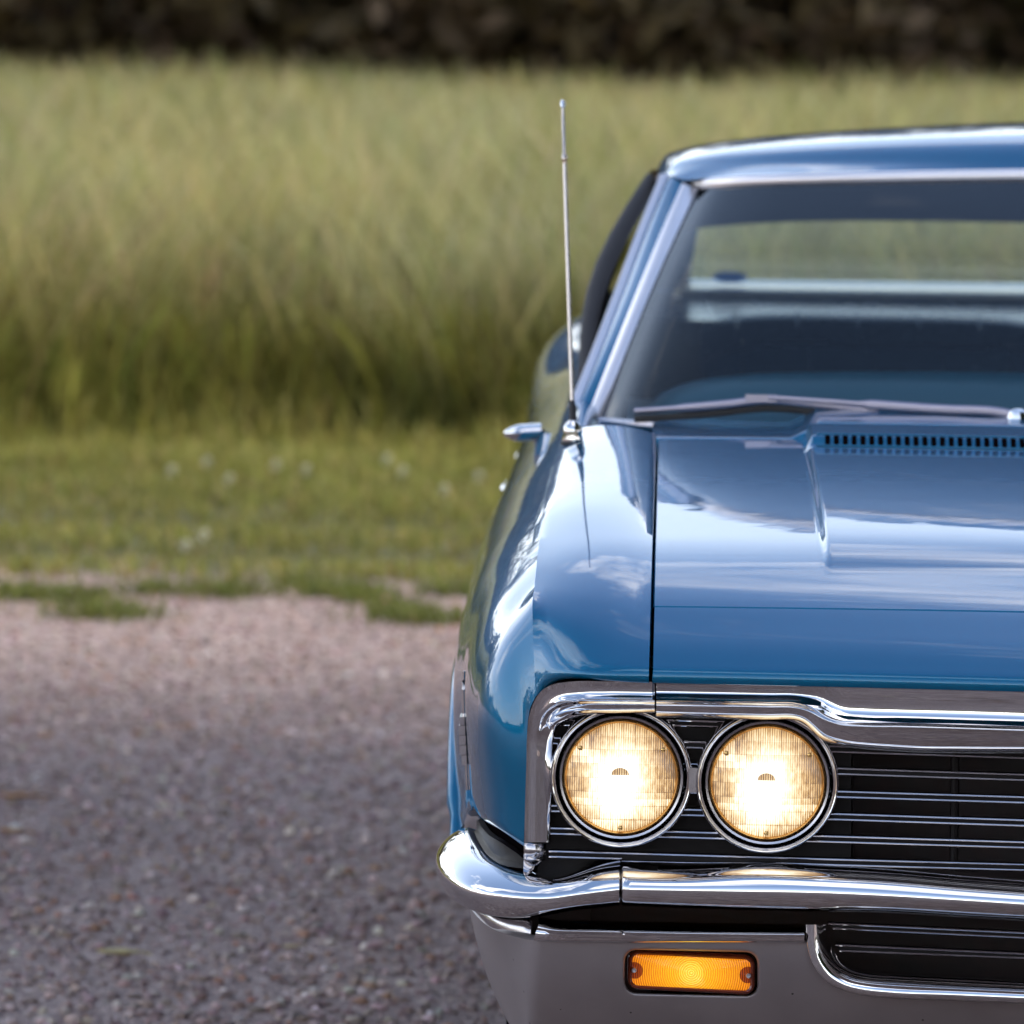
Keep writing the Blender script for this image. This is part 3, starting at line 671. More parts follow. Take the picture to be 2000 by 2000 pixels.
# ---------------------------------------------------------------- bumper
def sec(pts): return [np.array(p, float) for p in pts]
main_px = [1217, 1330, 1460, 1600, 1720, 1860, 2000]
inner = [1664, 1667, 1672, 1679, 1687, 1703, 1719]
crest = [1699, 1701, 1694 + 3, 1701, 1707, 1718, 1728]
nose_ = [1737, 1739, 1741.5, 1744, 1749, 1757, 1766]
botm = [1768, 1772, 1776, 1779, 1781, 1789, 1797]
rows = []
for i, px in enumerate(main_px):
    a, c, n_, d = inner[i], crest[i], nose_[i], botm[i]
    rows.append([(px, a - 2, 0.060), (px, a + 9, 0.005), (px, c - 6, -0.058), (px, c + 5, -0.078), (px, (c + n_) / 2 + 3, -0.092), (px, n_ - 2, -0.0975), (px, n_ + 9, -0.0965), (px, (n_ + d) / 2 + 7, -0.0905), (px, d - 4, -0.083), (px, d, -0.072), (px, d + 1, -0.02)])
rr = [to_centre(r) for r in mo(rows)]
Gm = loft(np.array(rr).transpose(1, 0, 2), 90, 60, fu=lambda t, P, tt: nspl(t, P, tt), fv=lambda t, P, tt: cspl(t, P, tt))
mb = MB(); mb.grid(Gm); e = Gm[0]; mb.grid(np.stack([e, e + np.array([-0.0016, 0.0035, 0]), e + np.array([-0.0010, 0.03, 0])]))
part('bumper', mb, M['chrome'], mirror='join', smooth=70)
def W(x_, y_, z_): return np.array([x_, y_, z_])
S = []
def wing(px, a, c, n_, d, y0):
    S.append([U(px, a - 2, y0 + 0.16), U(px, a + (c - a) * 0.4, y0 + 0.10), U(px, c - 4, y0 + 0.041), U(px, c + 6, y0 + 0.020), U(px, (c + n_) / 2 + 3, y0 + 0.006), U(px, n_ - 2, y0), U(px, n_ + 9, y0 + 0.001), U(px, (n_ + d) / 2 + 7, y0 + 0.007), U(px, d - 4, y0 + 0.015), U(px, d, y0 + 0.026), U(px, d + 1, y0 + 0.08)])
wing(1209, 1664, 1699, 1737, 1768, -0.0975)
wing(1165, 1669, 1703, 1742, 1772, -0.096)
wing(1120, 1684, 1712, 1748, 1777, -0.092)
wing(1075, 1702, 1719, 1754, 1785, -0.083)
# wrap-round: section given by the plan of its inner edge and its outermost line
def wrap(xi, yi, xo, yo, zi, zc, zn, zb):
    i_ = np.array([xi + 0.017, yi]); o_ = np.array([xo + 0.017, yo])
    def q(t, z): p = i_ * (1 - t) + o_ * t; return W(p[0], p[1], z)
    S.append([q(-0.55, zi - 0.004), q(-0.2, zi - 0.001), q(0.18, zi + 0.001), q(0.52, zc), q(0.86, zn + (zc - zn) * 0.55), q(1.0, zn + 0.004), q(1.0, zn - 0.006), q(0.92, zn - 0.016), q(0.80, zb + 0.003), q(0.66, zb), q(0.0, zb - 0.001)])
wrap(-0.888, 0.022, -0.898, -0.066, 0.566, 0.563, 0.541, 0.514)
wrap(-0.918, 0.060, -0.945, -0.028, 0.568, 0.565, 0.541, 0.513)
wrap(-0.938, 0.112, -0.977, 0.045, 0.571, 0.568, 0.544, 0.515)
wrap(-0.951, 0.180, -0.994, 0.140, 0.574, 0.571, 0.548, 0.519)
wrap(-0.958, 0.235, -0.9970, 0.215, 0.575, 0.572, 0.550, 0.522)
wrap(-0.961, 0.285, -0.9920, 0.280, 0.573, 0.570, 0.551, 0.525)
wrap(-0.963, 0.330, -0.9810, 0.332, 0.568, 0.566, 0.551, 0.530)
Gm = loft(np.array(S), 110, 60, fu=nspl, fv=cspl)
mb = MB(); mb.grid(Gm); e = Gm[0]; mb.grid(np.stack([e, e + np.array([0.0014, 0.0035, 0]), e + np.array([0.0008, 0.03, 0])]))
mb.add(Gm[-1], [tuple(range(60))])
part('bumper_wing', mb, M['chrome'], mirror='copy', smooth=70)

# ---------------------------------------------------------------- lower valance with the amber lamp
def vt(px):       # photo height of the sheet's upper edge
    xs = [1035, 1300, 1560, 1575, 1582, 1592, 1606, 1625, 1650, 1680, 1715, 1780, 2000]
    ys = [1838, 1838, 1839, 1840, 1858, 1879, 1899, 1916, 1930, 1939.5, 1944.5, 1947, 1956]
    return float(cspl(np.array(xs, float), np.array(ys, float)[:, None], np.array([px]))[0, 0])
def vY(py): 
    k = (py - 1800) / 200.0
    return -0.052 + 0.010 * k + 0.050 * max(0, k) ** 2.2
NV = 34
pxs = dense(1050, 1560, 61) + [1566, 1571, 1574, 1576, 1579, 1582, 1586, 1591, 1597, 1604, 1613, 1625, 1640, 1660, 1680, 1700, 1730, 1780, 1850, 1920, 2000]
LX0, LX1, LY0, LY1 = 1204.0, 1496.0, 1849.0, 1953.0
def vp(px, py, off=0.0): return Uv(px, py, vY(py) + off)
cols = []
for px in pxs:
    a = vt(px); cols.append([vp(px, a + (2001 - a) * j / (NV - 1)) for j in range(NV)])
cols = np.array(cols)
ii = [i for i, px in enumerate(pxs) if LX0 <= px <= LX1]; i0, i1 = ii[0], ii[-1]
js = [j for j in range(NV) if LY0 <= 1838 + (2001 - 1838) * j / (NV - 1) <= LY1]; j0, j1 = js[0], js[-1]
ring_idx = [(i, j0) for i in range(i0, i1)] + [(i1, j) for j in range(j0, j1)] + [(i, j1) for i in range(i1, i0, -1)] + [(i0, j) for j in range(j1, j0, -1)]
def pix(i, j): a = vt(pxs[i]); return pxs[i], a + (2001 - a) * j / (NV - 1)
LCX, LCY, LHW, LHH, LRR, LSL = 1350.0, 1899.5, 129.0, 42.0, 22.0, 0.022
def rrect(px, py, grow):
    """point of the lamp's rounded rectangle in the direction of px, py (photo units)"""
    dx, dy = px - LCX, py - LCY; hw, hh, r = LHW + grow, LHH + grow, LRR + grow
    k = max(abs(dx) / hw, abs(dy) / hh); x_, y_ = dx / k, dy / k
    cx_, cy_ = hw - r, hh - r
    if abs(x_) > cx_ and abs(y_) > cy_:
        sx_, sy_ = math.copysign(cx_, x_), math.copysign(cy_, y_)
        ux, uy = x_ - sx_, y_ - sy_; n_ = math.hypot(ux, uy); x_, y_ = sx_ + ux / n_ * r, sy_ + uy / n_ * r
    return LCX + x_, LCY + y_ + LSL * x_
mb = MB()
mb.grid(cols, skip=lambda i, j: i0 <= i < i1 and j0 <= j < j1)
prof = [(8.0, 0.0), (4.5, 0.0004), (2.5, 0.0016), (1.2, 0.0035), (0.4, 0.007), (0.0, 0.020)]
rings = [[cols[i, j] for i, j in ring_idx]]
for g, off in prof: rings.append([vp(*rrect(*pix(i, j), g), off) for i, j in ring_idx])
mb.grid(rings, cv=True)
# close towards the centre line
last = cols[-1]; mb.grid([last, [np.array([last[j][0] * 0.5, last[j][1] - 0.018, last[j][2] + 0.003]) for j in range(NV)], [np.array([0, last[j][1] - 0.026, last[j][2] + 0.004]) for j in range(NV)]])
# wrap-round end
bk = [[U(917, 1772, 0.34), U(930, 1835, 0.335), U(951, 1905, 0.32), U(975, 1962, 0.30), U(996, 2003, 0.285)],
      [U(932, 1790, 0.20), U(945, 1845, 0.20), U(966, 1910, 0.19), U(988, 1965, 0.185), U(1004, 2003, 0.18)],
      [U(958, 1812, 0.08), U(970, 1855, 0.08), U(988, 1915, 0.085), U(1005, 1966, 0.09), U(1016, 2003, 0.10)],
      [U(1000, 1828, 0.0), U(1008, 1865, 0.0), U(1016, 1920, 0.006), U(1025, 1968, 0.018), U(1029, 2003, 0.035)],
      [cols[0][0], cols[0][8], cols[0][16], cols[0][26], cols[0][33]],
      [cols[6][0], cols[6][8], cols[6][16], cols[6][26], cols[6][33]]]
lo = loft(bk, 50, NV); 
k_ = int(np.argmin([abs(r[NV // 2][0] - cols[0][NV // 2][0]) for r in lo]))
lo = lo[:k_ + 1]; lo[-1] = cols[0]
mb.grid(lo)
tp = lo[:, 0]; mb.grid(np.stack([tp, tp + np.array([0.004, 0.004, 0.003]), tp + np.array([0.012, 0.012, 0.003])]))
bt = np.concatenate([lo[:, -1], cols[:, -1]]); mb.grid(np.stack([bt, bt + np.array([0, 0.004, -0.004]), bt + np.array([0, 0.03, -0.004])]))
part('valance', mb, M['silver'], mirror='join', smooth=60, weld=1e-4)
# trim moulding along the top of the valance and round the lower grille
rows = [[(1047, 1786, 0.02), (1052, 1795, -0.030), (1052, 1806, -0.050), (1046, 1822, -0.060), (1043, 1834, -0.056), (1048, 1839, -0.048)],
        [(1080, 1795, 0.02), (1080, 1799, -0.034), (1080, 1811, -0.054), (1078, 1824, -0.064), (1075, 1836, -0.060), (1076, 1841, -0.048)],
        [(1130, 1798, 0.02), (1130, 1800, -0.034), (1130, 1812, -0.054), (1130, 1824, -0.064), (1130, 1837, -0.060), (1130, 1842, -0.048)],
        [(1350, 1803, 0.02), (1350, 1805, -0.034), (1350, 1816, -0.054), (1350, 1828, -0.064), (1350, 1838, -0.060), (1350, 1842, -0.048)],
        [(1571, 1806, 0.02), (1571, 1808, -0.034), (1571, 1818, -0.054), (1571, 1829, -0.064), (1571, 1839, -0.060), (1571, 1843, -0.048)]]
R = rail_strip(mo(rows), 60); mb = MB(); mb.grid(loft(R.transpose(1, 0, 2), 60, 22, fu=cspl, fv=cspl))
part('valance_moulding', mb, M['chrome'], mirror='copy', smooth=60)
rows = [[(1613, 1806, 0.02), (1612, 1806, -0.030), (1600, 1806, -0.052), (1585, 1806, -0.062), (1575, 1806, -0.060), (1573, 1806, -0.046)],
        [(1618, 1832, 0.02), (1616, 1834, -0.030), (1604, 1838, -0.052), (1587, 1841, -0.062), (1577, 1843, -0.060), (1575, 1844, -0.046)],
        [(1629, 1856, 0.02), (1627, 1859, -0.030), (1614, 1867, -0.052), (1597, 1876, -0.062), (1588, 1880, -0.060), (1586, 1882, -0.046)],
        [(1648, 1877, 0.02), (1645, 1880, -0.030), (1633, 1892, -0.052), (1618, 1905, -0.062), (1611, 1911, -0.060), (1609, 1913, -0.046)],
        [(1672, 1890, 0.02), (1670, 1893, -0.030), (1661, 1908, -0.052), (1650, 1924, -0.062), (1646, 1931, -0.060), (1645, 1934, -0.046)],
        [(1700, 1895, 0.02), (1698, 1898, -0.030), (1694, 1915, -0.052), (1689, 1933, -0.062), (1687, 1941, -0.060), (1687, 1944, -0.046)],
        [(1740, 1899, 0.02), (1739, 1901, -0.030), (1737, 1919, -0.052), (1735, 1938, -0.062), (1735, 1946, -0.060), (1735, 1949, -0.046)],
        [(1860, 1905, 0.02), (1860, 1907, -0.030), (1860, 1925, -0.052), (1860, 1943, -0.062), (1860, 1951, -0.060), (1860, 1954, -0.046)],
        [(2000, 1912, 0.02), (2000, 1914, -0.030), (2000, 1931, -0.052), (2000, 1949, -0.062), (2000, 1957, -0.060), (2000, 1960, -0.046)]]
rr = [to_centre(r) for r in mo(rows)]
R = rail_strip(rr, 90); mb = MB(); mb.grid(loft(R.transpose(1, 0, 2), 90, 22, fu=cspl, fv=cspl))
part('lower_grille_moulding', mb, M['chrome'], mirror='join', smooth=60)
for (a0, a1), (b0, b1), x0 in (((1804, 1822), (1813, 1831), 1618), ((1846, 1863), (1857, 1871), 1632)):
    pa = line(x0, a0, 2000, a1, -0.012); pb = line(x0 + 8, b0, 2000, b1, -0.012)
    w_ = MB(); w_.grid([[p + np.array([0, 0.02, 0]) for p in pa], [p + np.array([0, 0.002, 0]) for p in pa], [p + np.array([0, 0.002, 0]) for p in pb]])
    o = part('lower_grille_bar', w_, M['black'], mirror='join')
    for r_ in (pa, pb):
        m_ = MB(); m_.tube(r_, 0.0011, 6, False); sub('chrome_rib', m_, M['satin'], o, mirror='join')
# filler between bumper wing and valance end
mb = MB(); mb.grid(loft([[U(920, 1766, 0.31), U(926, 1774, 0.296), U(930, 1783, 0.29)], [U(944, 1785, 0.15), U(948, 1796, 0.132), U(952, 1808, 0.128)], [U(985, 1793, 0.06), U(988, 1808, 0.040), U(990, 1825, 0.037)], [U(1040, 1795, 0.02), U(1039, 1812, 0.004), U(1038, 1833, 0.002)]], 24, 10))
part('bumper_filler', mb, M['satin'], mirror='copy', solid=0.004)
# amber lamp
m, t, b, N, L = mat('lit_amber_lens')
co = N('ShaderNodeTexCoord'); sp = N('ShaderNodeSeparateXYZ'); L(co.outputs['Object'], sp.inputs[0])
X_, Z_ = sp.outputs['X'], sp.outputs['Z']
rad = mth('SQRT', mth('ADD', mth('POWER', mth('ABSOLUTE', X_), 2.0), mth('POWER', mth('ABSOLUTE', Z_), 2.0)))
ringw = mth('SINE', mth('MULTIPLY', rad, 2 * math.pi / 0.00255))
far = mth('DIVIDE', rad, 0.075)
v = mth('SUBTRACT', 0.78, mth('MULTIPLY', far, 0.42)); v = mth('ADD', v, mth('MULTIPLY', ringw, 0.12))
inn = mth('LESS_THAN', rad, 0.0135); v = mth('ADD', v, mth('MULTIPLY', inn, 0.10))
ed = mth('MAXIMUM', mth('SUBTRACT', mth('ABSOLUTE', Z_), 0.0165), mth('SUBTRACT', mth('ABSOLUTE', X_), 0.0655)); ed = mth('MULTIPLY', ed, 150.0, True)
v = mth('SUBTRACT', v, mth('MULTIPLY', ed, 0.6))
dx = mth('SUBTRACT', mth('ABSOLUTE', X_), 0.064); boss = mth('SQRT', mth('ADD', mth('POWER', mth('ABSOLUTE', dx), 2.0), mth('POWER', mth('ABSOLUTE', Z_), 2.0)))
v = mth('SUBTRACT', v, mth('MULTIPLY', mth('LESS_THAN', boss, 0.0095), 0.35))
rp = N('ShaderNodeValToRGB'); els = rp.color_ramp.elements
els[0].position = 0.0; els[0].color = (0.10, 0.012, 0.002, 1); els[1].position = 1.0; els[1].color = (1.0, 0.72, 0.10, 1)
for p_, c_ in ((0.25, (0.38, 0.06, 0.004, 1)), (0.5, (0.80, 0.24, 0.006, 1)), (0.75, (0.98, 0.46, 0.015, 1))):
    q_ = els.new(p_); q_.color = c_
L(v, rp.inputs[0]); L(rp.outputs[0], b.inputs['Emission Color']); b.inputs['Emission Strength'].default_value = 0.30
L(rp.outputs[0], b.inputs['Base Color']); b.inputs['Roughness'].default_value = 0.12
bmp = N('ShaderNodeBump'); bmp.inputs['Strength'].default_value = 0.5; bmp.inputs['Distance'].default_value = 0.0008; L(ringw, bmp.inputs['Height']); L(bmp.outputs[0], b.inputs['Normal'])
M['amber'] = m
M['amberrim'] = pbr('dark_amber_rim', (0.14, 0.020, 0.006), 0.25, coat=0.5)
lc = vp(LCX, LCY, 0.010)
for sx in (1, -1):
    c = np.array([lc[0] * sx, lc[1], lc[2]])
    hw, hh = 0.0725, 0.0232
    def loop(w_, h_, r_, y_, n=10):
        P = []
        for cx_, cy_, a0 in ((w_ - r_, h_ - r_, 0), (-w_ + r_, h_ - r_, 90), (-w_ + r_, -h_ + r_, 180), (w_ - r_, -h_ + r_, 270)):
            for q in np.linspace(a0, a0 + 90, n): P.append((cx_ + r_ * math.cos(math.radians(q)), y_, cy_ + r_ * math.sin(math.radians(q))))
        return P
    sl = LSL * 1.0 * sx
    def place(P): return [(x_, y_ - 0.115 * x_ * sx, z_ - sl * x_ * 0.4) for x_, y_, z_ in P]
    m_ = MB(); m_.grid([place(loop(hw, hh, 0.012, 0.012)), place(loop(hw - 0.001, hh - 0.001, 0.0115, 0.001)), place(loop(hw - 0.0035, hh - 0.0035, 0.009, -0.0012)), place(loop(hw - 0.006, hh - 0.006, 0.007, 0.0008))], cv=True)
    rim = build('turn_signal', m_, M['amberrim'], car, smooth=60); rim.location = Vector(c) - CARLOC
    m_ = MB(); LPS = [place(loop(hw - 0.0052, hh - 0.0052, 0.007, 0.0006))] + [place(loop((hw - 0.0052) * k, (hh - 0.0052) * k, 0.007 * k, -0.0008 - 0.0035 * (1 - k ** 2))) for k in (0.9, 0.75, 0.55, 0.3, 0.05)]
    m_.grid(LPS, cv=True); m_.f.append(tuple(range(200, 240))); build('amber_lens', m_, M['amber'], rim, smooth=80)
    for q in (-1, 1):
        m_ = MB(); m_.lathe([(0.0034, 0.002), (0.0034, -0.0012), (0.0026, -0.0022), (0.0012, -0.0022), (0.0010, -0.0012), (0.0003, -0.0012)], (q * 0.0645, -0.0035 - 0.115 * q * 0.0645 * sx, -sl * q * 0.0645 * 0.4), 'y', 14, True)
        build('screw', m_, M['chrome'], rim, smooth=40)

# ---------------------------------------------------------------- windscreen, pillars, roof
WB = [U(1172, 816, 1.82), U(1230, 822, 1.72), U(1330, 825, 1.65), U(1500, 828, 1.585), U(1700, 830, 1.54), U(2000, 835, 1.50)]
WT = [U(1362, 368, 2.34), U(1400, 364, 2.29), U(1480, 359, 2.24), U(1620, 355, 2.195), U(1800, 351, 2.165), U(2000, 348, 2.14)]
def cen(P, Yc):
    e = np.array(P[-1]); return [np.array(p) for p in P] + [np.array([0.0, e[1] - 0.03, e[2] + 0.004])]
wb = crv(cen(WB, 0), 40); wt = crv(cen(WT, 0), 40)
G = np.array([wb * (1 - s) + wt * s + np.array([0, -0.025, 0.012])[None, :] * math.sin(math.pi * s) for s in np.linspace(0, 1, 20)])
mb = MB(); mb.grid(G); part('windscreen', mb, M['glass'], mirror='join', smooth=80)
wl = G[:, 0]
def strip(P, Q, n=9, bulge=0.006):
    P, Q = np.array(P), np.array(Q); out = []
    for s in np.linspace(0, 1, n): out.append(P * (1 - s) + Q * s + np.array([0, -bulge * math.sin(math.pi * s), bulge * 0.5 * math.sin(math.pi * s)]))
    return out
# bright reveal moulding round the glass (side, top, bottom)
side_in = crv(wl, 30); gut = crv([U(1122, 806, 1.865), U(1165, 700, 2.00), U(1213, 575, 2.155), U(1262, 445, 2.31), U(1303, 345, 2.425)], 30)
side_out = side_in * 0.50 + gut * 0.50; side_out[:, 1] = side_in[:, 1] + 0.012
mid_s = side_in * 0.5 + side_out * 0.5 + np.array([-0.001, -0.010, 0])
mb = MB(); mb.grid(loft(np.stack([side_in, mid_s, side_out]).transpose(1, 0, 2), 30, 12))
part('windscreen_side_trim', mb, M['trim'], mirror='copy')
hdr = wt + np.array([0, 0.014, 0.014]); hdr[:, 1] += 0.0
wt_e = np.concatenate([[wt[0] + (wt[0] - wt[1]) * 0.9 + np.array([0, 0.004, -0.002])], wt]); hdr_e = np.concatenate([[hdr[0] + (hdr[0] - hdr[1]) * 0.9 + np.array([0, 0.004, -0.002])], hdr])
mb = MB(); mb.grid(np.array(strip(wt_e, hdr_e, 9, 0.006))); part('windscreen_header_trim', mb, M['trim'], mirror='join')
bot_o = wb + np.array([0, -0.012, -0.014]); bot_o[:4, 0] -= np.array([0.02, 0.01, 0.005, 0.0])
mb = MB(); mb.grid(np.array(strip(wb + np.array([0, 0, 0.002]), bot_o, 9, 0.006))); part('windscreen_base_trim', mb, M['satin'], mirror='join')
mb = MB(); mb.tube(crv(wl, 30) + np.array([0.004, -0.002, 0]), 0.0035, 6); part('windscreen_gasket', mb, M['rubber'], mirror='copy')
# A pillar
mb = MB(); ap_mid = side_out * 0.5 + gut * 0.5 + np.array([-0.002, -0.006, 0.002]); mb.grid(loft(np.stack([side_out + np.array([0, 0.004, 0]), ap_mid, gut]).transpose(1, 0, 2), 30, 12))
part('windscreen_pillar', mb, M['paint'], mirror='copy')
mb = MB(); g2 = crv([gut[0] + np.array([-0.008, 0.01, -0.03])] + [p + np.array([-0.004, 0, 0]) for p in gut], 30); mb.tube(g2, 0.0085, 8, sq=(1, 0.8)); part('drip_rail', mb, M['trim'], mirror='copy')
# roof
def roof_edge(Y): return np.array([f1([2.47, 2.7, 3.0, 3.4, 3.9], [-0.732, -0.742, -0.748, -0.744, -0.705], Y), Y, f1([2.47, 2.7, 3.0, 3.4, 3.9], [1.328, 1.332, 1.330, 1.318, 1.275], Y)])
def roof_c(Y): return f1([2.12, 2.14, 2.20, 2.28, 2.42, 2.8, 3.2, 3.6, 3.85], [1.336, 1.352, 1.390, 1.409, 1.421, 1.430, 1.424, 1.385, 1.315], Y, cspl)
front_row = list(crv([gut[-1], ap_mid[-1] + np.array([0, 0.0, 0.003]), side_out[-1] + np.array([0.0, 0, 0.004])] + [hdr[k] for k in (2, 5, 9, 14, 20, 27, 34, 39)], 44))     # along the header trim, left to centre
NR = len(front_row)
rows = [np.array(front_row)]
sfr = chord(rows[0]); sfr /= sfr[-1]
for k, dy in enumerate((0.02, 0.045, 0.075, 0.11, 0.16, 0.22, 0.32, 0.46, 0.65, 0.90, 1.15, 1.42, 1.70)):
    ycen = 2.14 + dy; yl = 2.43 + dy * 0.86
    e = roof_edge(max(yl, 2.47)); 
    if k < 1: e = gut[-1] * 0.75 + roof_edge(2.50) * 0.25 + np.array([0.005, 0, 0.004])
    row = []
    for s, p in zip(sfr, rows[0]):
        yy = e[1] + (ycen - e[1]) * (1 - (1 - s) ** 2.2)
        zc = roof_c(ycen)
        zz = e[2] + (zc - e[2]) * s ** 0.335
        row.append(np.array([e[0] * (1 - s), yy, zz]))
    rows.append(np.array(row))
G = loft(np.array(rows), 90, 60, fu=cspl, fv=cspl)
mb = MB(); mb.grid(G); roof = part('roof', mb, M['paint'], mirror='join', smooth=80)
mb = MB(); G2 = G * 1.0; G2[..., 2] -= 0.035; G2[..., 0] *= 0.97; mb.grid(G2[14:]); part('headliner', mb, M['headliner'], mirror='join')
mb = MB(); mb.tube([roof_edge(y) + np.array([-0.004, 0, -0.004]) for y in np.linspace(2.47, 3.9, 20)], 0.008, 8); part('roof_drip_rail', mb, M['chrome'], mirror='copy')
# side glass and its frames, rear pillar
def belt(Y): r = ridge(Y); return r + np.array([0.022, 0, 0.0])
A0, A1 = gut[1] + np.array([0.0, 0.03, 0.0]), gut[-1] + np.array([0.0, 0.03, -0.004])
ys = np.linspace(0, 1, 24)
lowr = np.array([belt(1.94 + (3.70 - 1.94) * s) for s in ys]); upr = np.array([roof_edge(2.50 + (3.62 - 2.50) * s) + np.array([0.0, 0, -0.008]) for s in ys])
mb = MB(); mb.grid([lowr * (1 - s) + upr * s + np.array([-0.032, 0, 0]) * math.sin(math.pi * s) for s in np.linspace(0, 1, 8)]); part('side_window', mb, M['sideglass'], mirror='copy')
mb = MB()
mid = lambda s, t: lowr[s] * (1 - t) + upr[s] * t + np.array([-0.034, 0, 0]) * math.sin(math.pi * t)
mb.tube([mid(11, t) for t in np.linspace(0, 1, 8)], 0.014, 8, sq=(1, 0.5)); part('door_pillar', mb, M['rubber'], mirror='copy')
mb = MB(); mb.tube([mid(5, t) + np.array([-0.004, 0, 0]) for t in np.linspace(0, 1, 8)], 0.018, 8, sq=(1, 0.5)); part('vent_window_bar', mb, M['rubber'], mirror='copy')
mb = MB(); mb.tube([p + np.array([-0.004, 0, 0]) for p in lowr], 0.006, 6); part('belt_moulding', mb, M['chrome'], mirror='copy')
cp0 = [roof_edge(y) for y in np.linspace(3.60, 3.90, 8)]; cp1 = [belt(y) for y in np.linspace(3.68, 4.42, 8)]
mb = MB(); mb.grid([np.array(cp0) * (1 - s) + np.array(cp1) * s + np.array([-0.015, 0, 0]) * math.sin(math.pi * s) for s in np.linspace(0, 1, 10)])
rw0 = [np.array([-0.66, 3.86, 1.292]), np.array([-0.685, 4.28, 1.10])]
mb.grid([[cp0[-1] * (1 - s) + cp1[-1] * s for s in np.linspace(0, 1, 8)], [rw0[0] * (1 - s) + rw0[1] * s for s in np.linspace(0, 1, 8)]])
part('rear_pillar', mb, M['paint'], mirror='copy', smooth=60)
mb = MB(); mb.grid([[np.array([x_ * k, y_, z_]) for k in np.linspace(1, 0, 10)] for x_, y_, z_ in ((-0.66, 3.86, 1.300), (-0.675, 4.08, 1.205), (-0.685, 4.28, 1.105))]); part('rear_window', mb, M['glass'], mirror='join')
mb = MB(); mb.tube([np.array([-0.70 + 0.70 * k, 4.24, 1.098 + 0.004 * k]) for k in np.linspace(0, 1, 10)], 0.022, 12, sq=(1.2, 0.85)); part('rear_window_trim', mb, M['whitetrim'], mirror='join')
c = U(1425, 541, 4.20); mb = MB(); mb.lathe([(0.001, -0.004), (0.022, -0.004), (0.022, -0.002)], (0, 0, 0), 'y', 20); mb.v = [(x_ * 1.5 + c[0], y_ + c[1], z_ * 0.45 + c[2]) for x_, y_, z_ in mb.v]; part('window_sticker', mb, pbr('sticker_blue', (0.05, 0.16, 0.45), 0.5))
# interior
mb = MB(); mb.grid(loft([[np.array([x_, 3.74 + dy, z_ - 0.03 * (x_ / 0.74) ** 4]) for x_ in (-0.74, -0.6, -0.35, 0.0)] for dy, z_ in ((0.0, 1.36), (0.02, 1.265), (0.05, 1.243), (0.09, 1.252), (0.11, 1.33))], 16, 16)); part('rear_header', mb, M['headliner'], mirror='join')
mb = MB(); mb.grid(loft([[np.array([x_, 1.62 + 0.20 * (x_ / 0.75) ** 4 * -1 * -1 + dy, z_]) for x_ in (-0.78, -0.72, -0.60, -0.35, 0.0)] for dy, z_ in ((0.0, 0.965), (0.10, 0.985), (0.24, 0.995), (0.36, 0.985), (0.42, 0.94), (0.40, 0.84), (0.36, 0.70))], 40, 40))
part('dashboard', mb, M['dash'], mirror='join', smooth=60)
mb = MB(); m2 = crv([(-0.775, 1.95, 0.95), (-0.74, 1.97, 1.005), (-0.66, 1.98, 1.035), (-0.52, 1.985, 1.047), (-0.30, 1.985, 1.052), (0, 1.985, 1.053)], 30, nspl)
mb.grid(loft([[p + np.array([0, -0.14, -0.06]) for p in m2], [p + np.array([0, -0.08, -0.015]) for p in m2], m2, [p + np.array([0, 0.06, -0.02]) for p in m2], [p + np.array([0, 0.07, -0.12]) for p in m2]], 24, 30)); part('dash_hood', mb, M['dash'], mirror='join', smooth=60)
def bench(name, y0, ztop, x0):
    m_ = MB()
    for xa, xb in ((-x0, -0.015), (0.015, x0)):
        P = []
        for s in np.linspace(0, 1, 14):
            e_ = 1 - abs(2 * s - 1) ** 6; x_ = xa + (xb - xa) * s; dip = 0.028 * (1 - e_)
            P.append([np.array([x_, y0 + 0.02, 0.52]), np.array([x_, y0 + 0.03, 0.75]), np.array([x_, y0 + 0.055, ztop - 0.07 - dip]), np.array([x_, y0 + 0.075, ztop - 0.02 - dip]), np.array([x_, y0 + 0.12, ztop - dip]), np.array([x_, y0 + 0.18, ztop - 0.02 - dip]), np.array([x_, y0 + 0.21, ztop - 0.10]), np.array([x_, y0 + 0.20, 0.50])])
        m_.grid(loft(P, 40, 30, fu=cspl))
    m_.box((0, y0 - 0.24, 0.46), (2 * x0, 0.52, 0.16))
    o = part(name, m_, M['vinyl'], smooth=60)
    for x_ in np.linspace(-x0 + 0.06, x0 - 0.06, 12):
        q = MB(); q.tube([(x_, y0 + 0.026, 0.6), (x_, y0 + 0.05, ztop - 0.075), (x_, y0 + 0.072, ztop - 0.022), (x_, y0 + 0.12, ztop - 0.001)], 0.003, 5); sub('seam_piping', q, M['vinyl'], o)
    return o
bench('front_seat', 2.72, 1.060, 0.66); bench('rear_seat', 3.62, 1.075, 0.66)
mb = MB(); mb.grid([[np.array([x_, y_, z_]) for x_ in np.linspace(-0.80, 0.80, 4)] for y_, z_ in ((3.80, 1.055), (4.27, 1.085))]); mb.grid([[np.array([x_, 4.30, z_]) for x_ in (-0.85, 0.85)] for z_ in (1.09, 0.4)]); part('parcel_shelf', mb, M['vinyl'], smooth=None)
mb = MB(); mb.grid([[np.array([-0.84, y_, z_]) for y_ in np.linspace(1.6, 3.9, 4)] for z_ in (0.99, 0.35)]); part('door_card', mb, M['vinyl'], mirror='copy', smooth=None)
mb = MB(); th = np.linspace(0, 2 * math.pi, 40)
mb.tube([np.array([0.38 + 0.19 * math.cos(q), 2.20 - 0.19 * math.sin(q) * 0.45 * -1, 0.985 + 0.19 * math.sin(q) * 0.85]) for q in th], 0.012, 8, False)
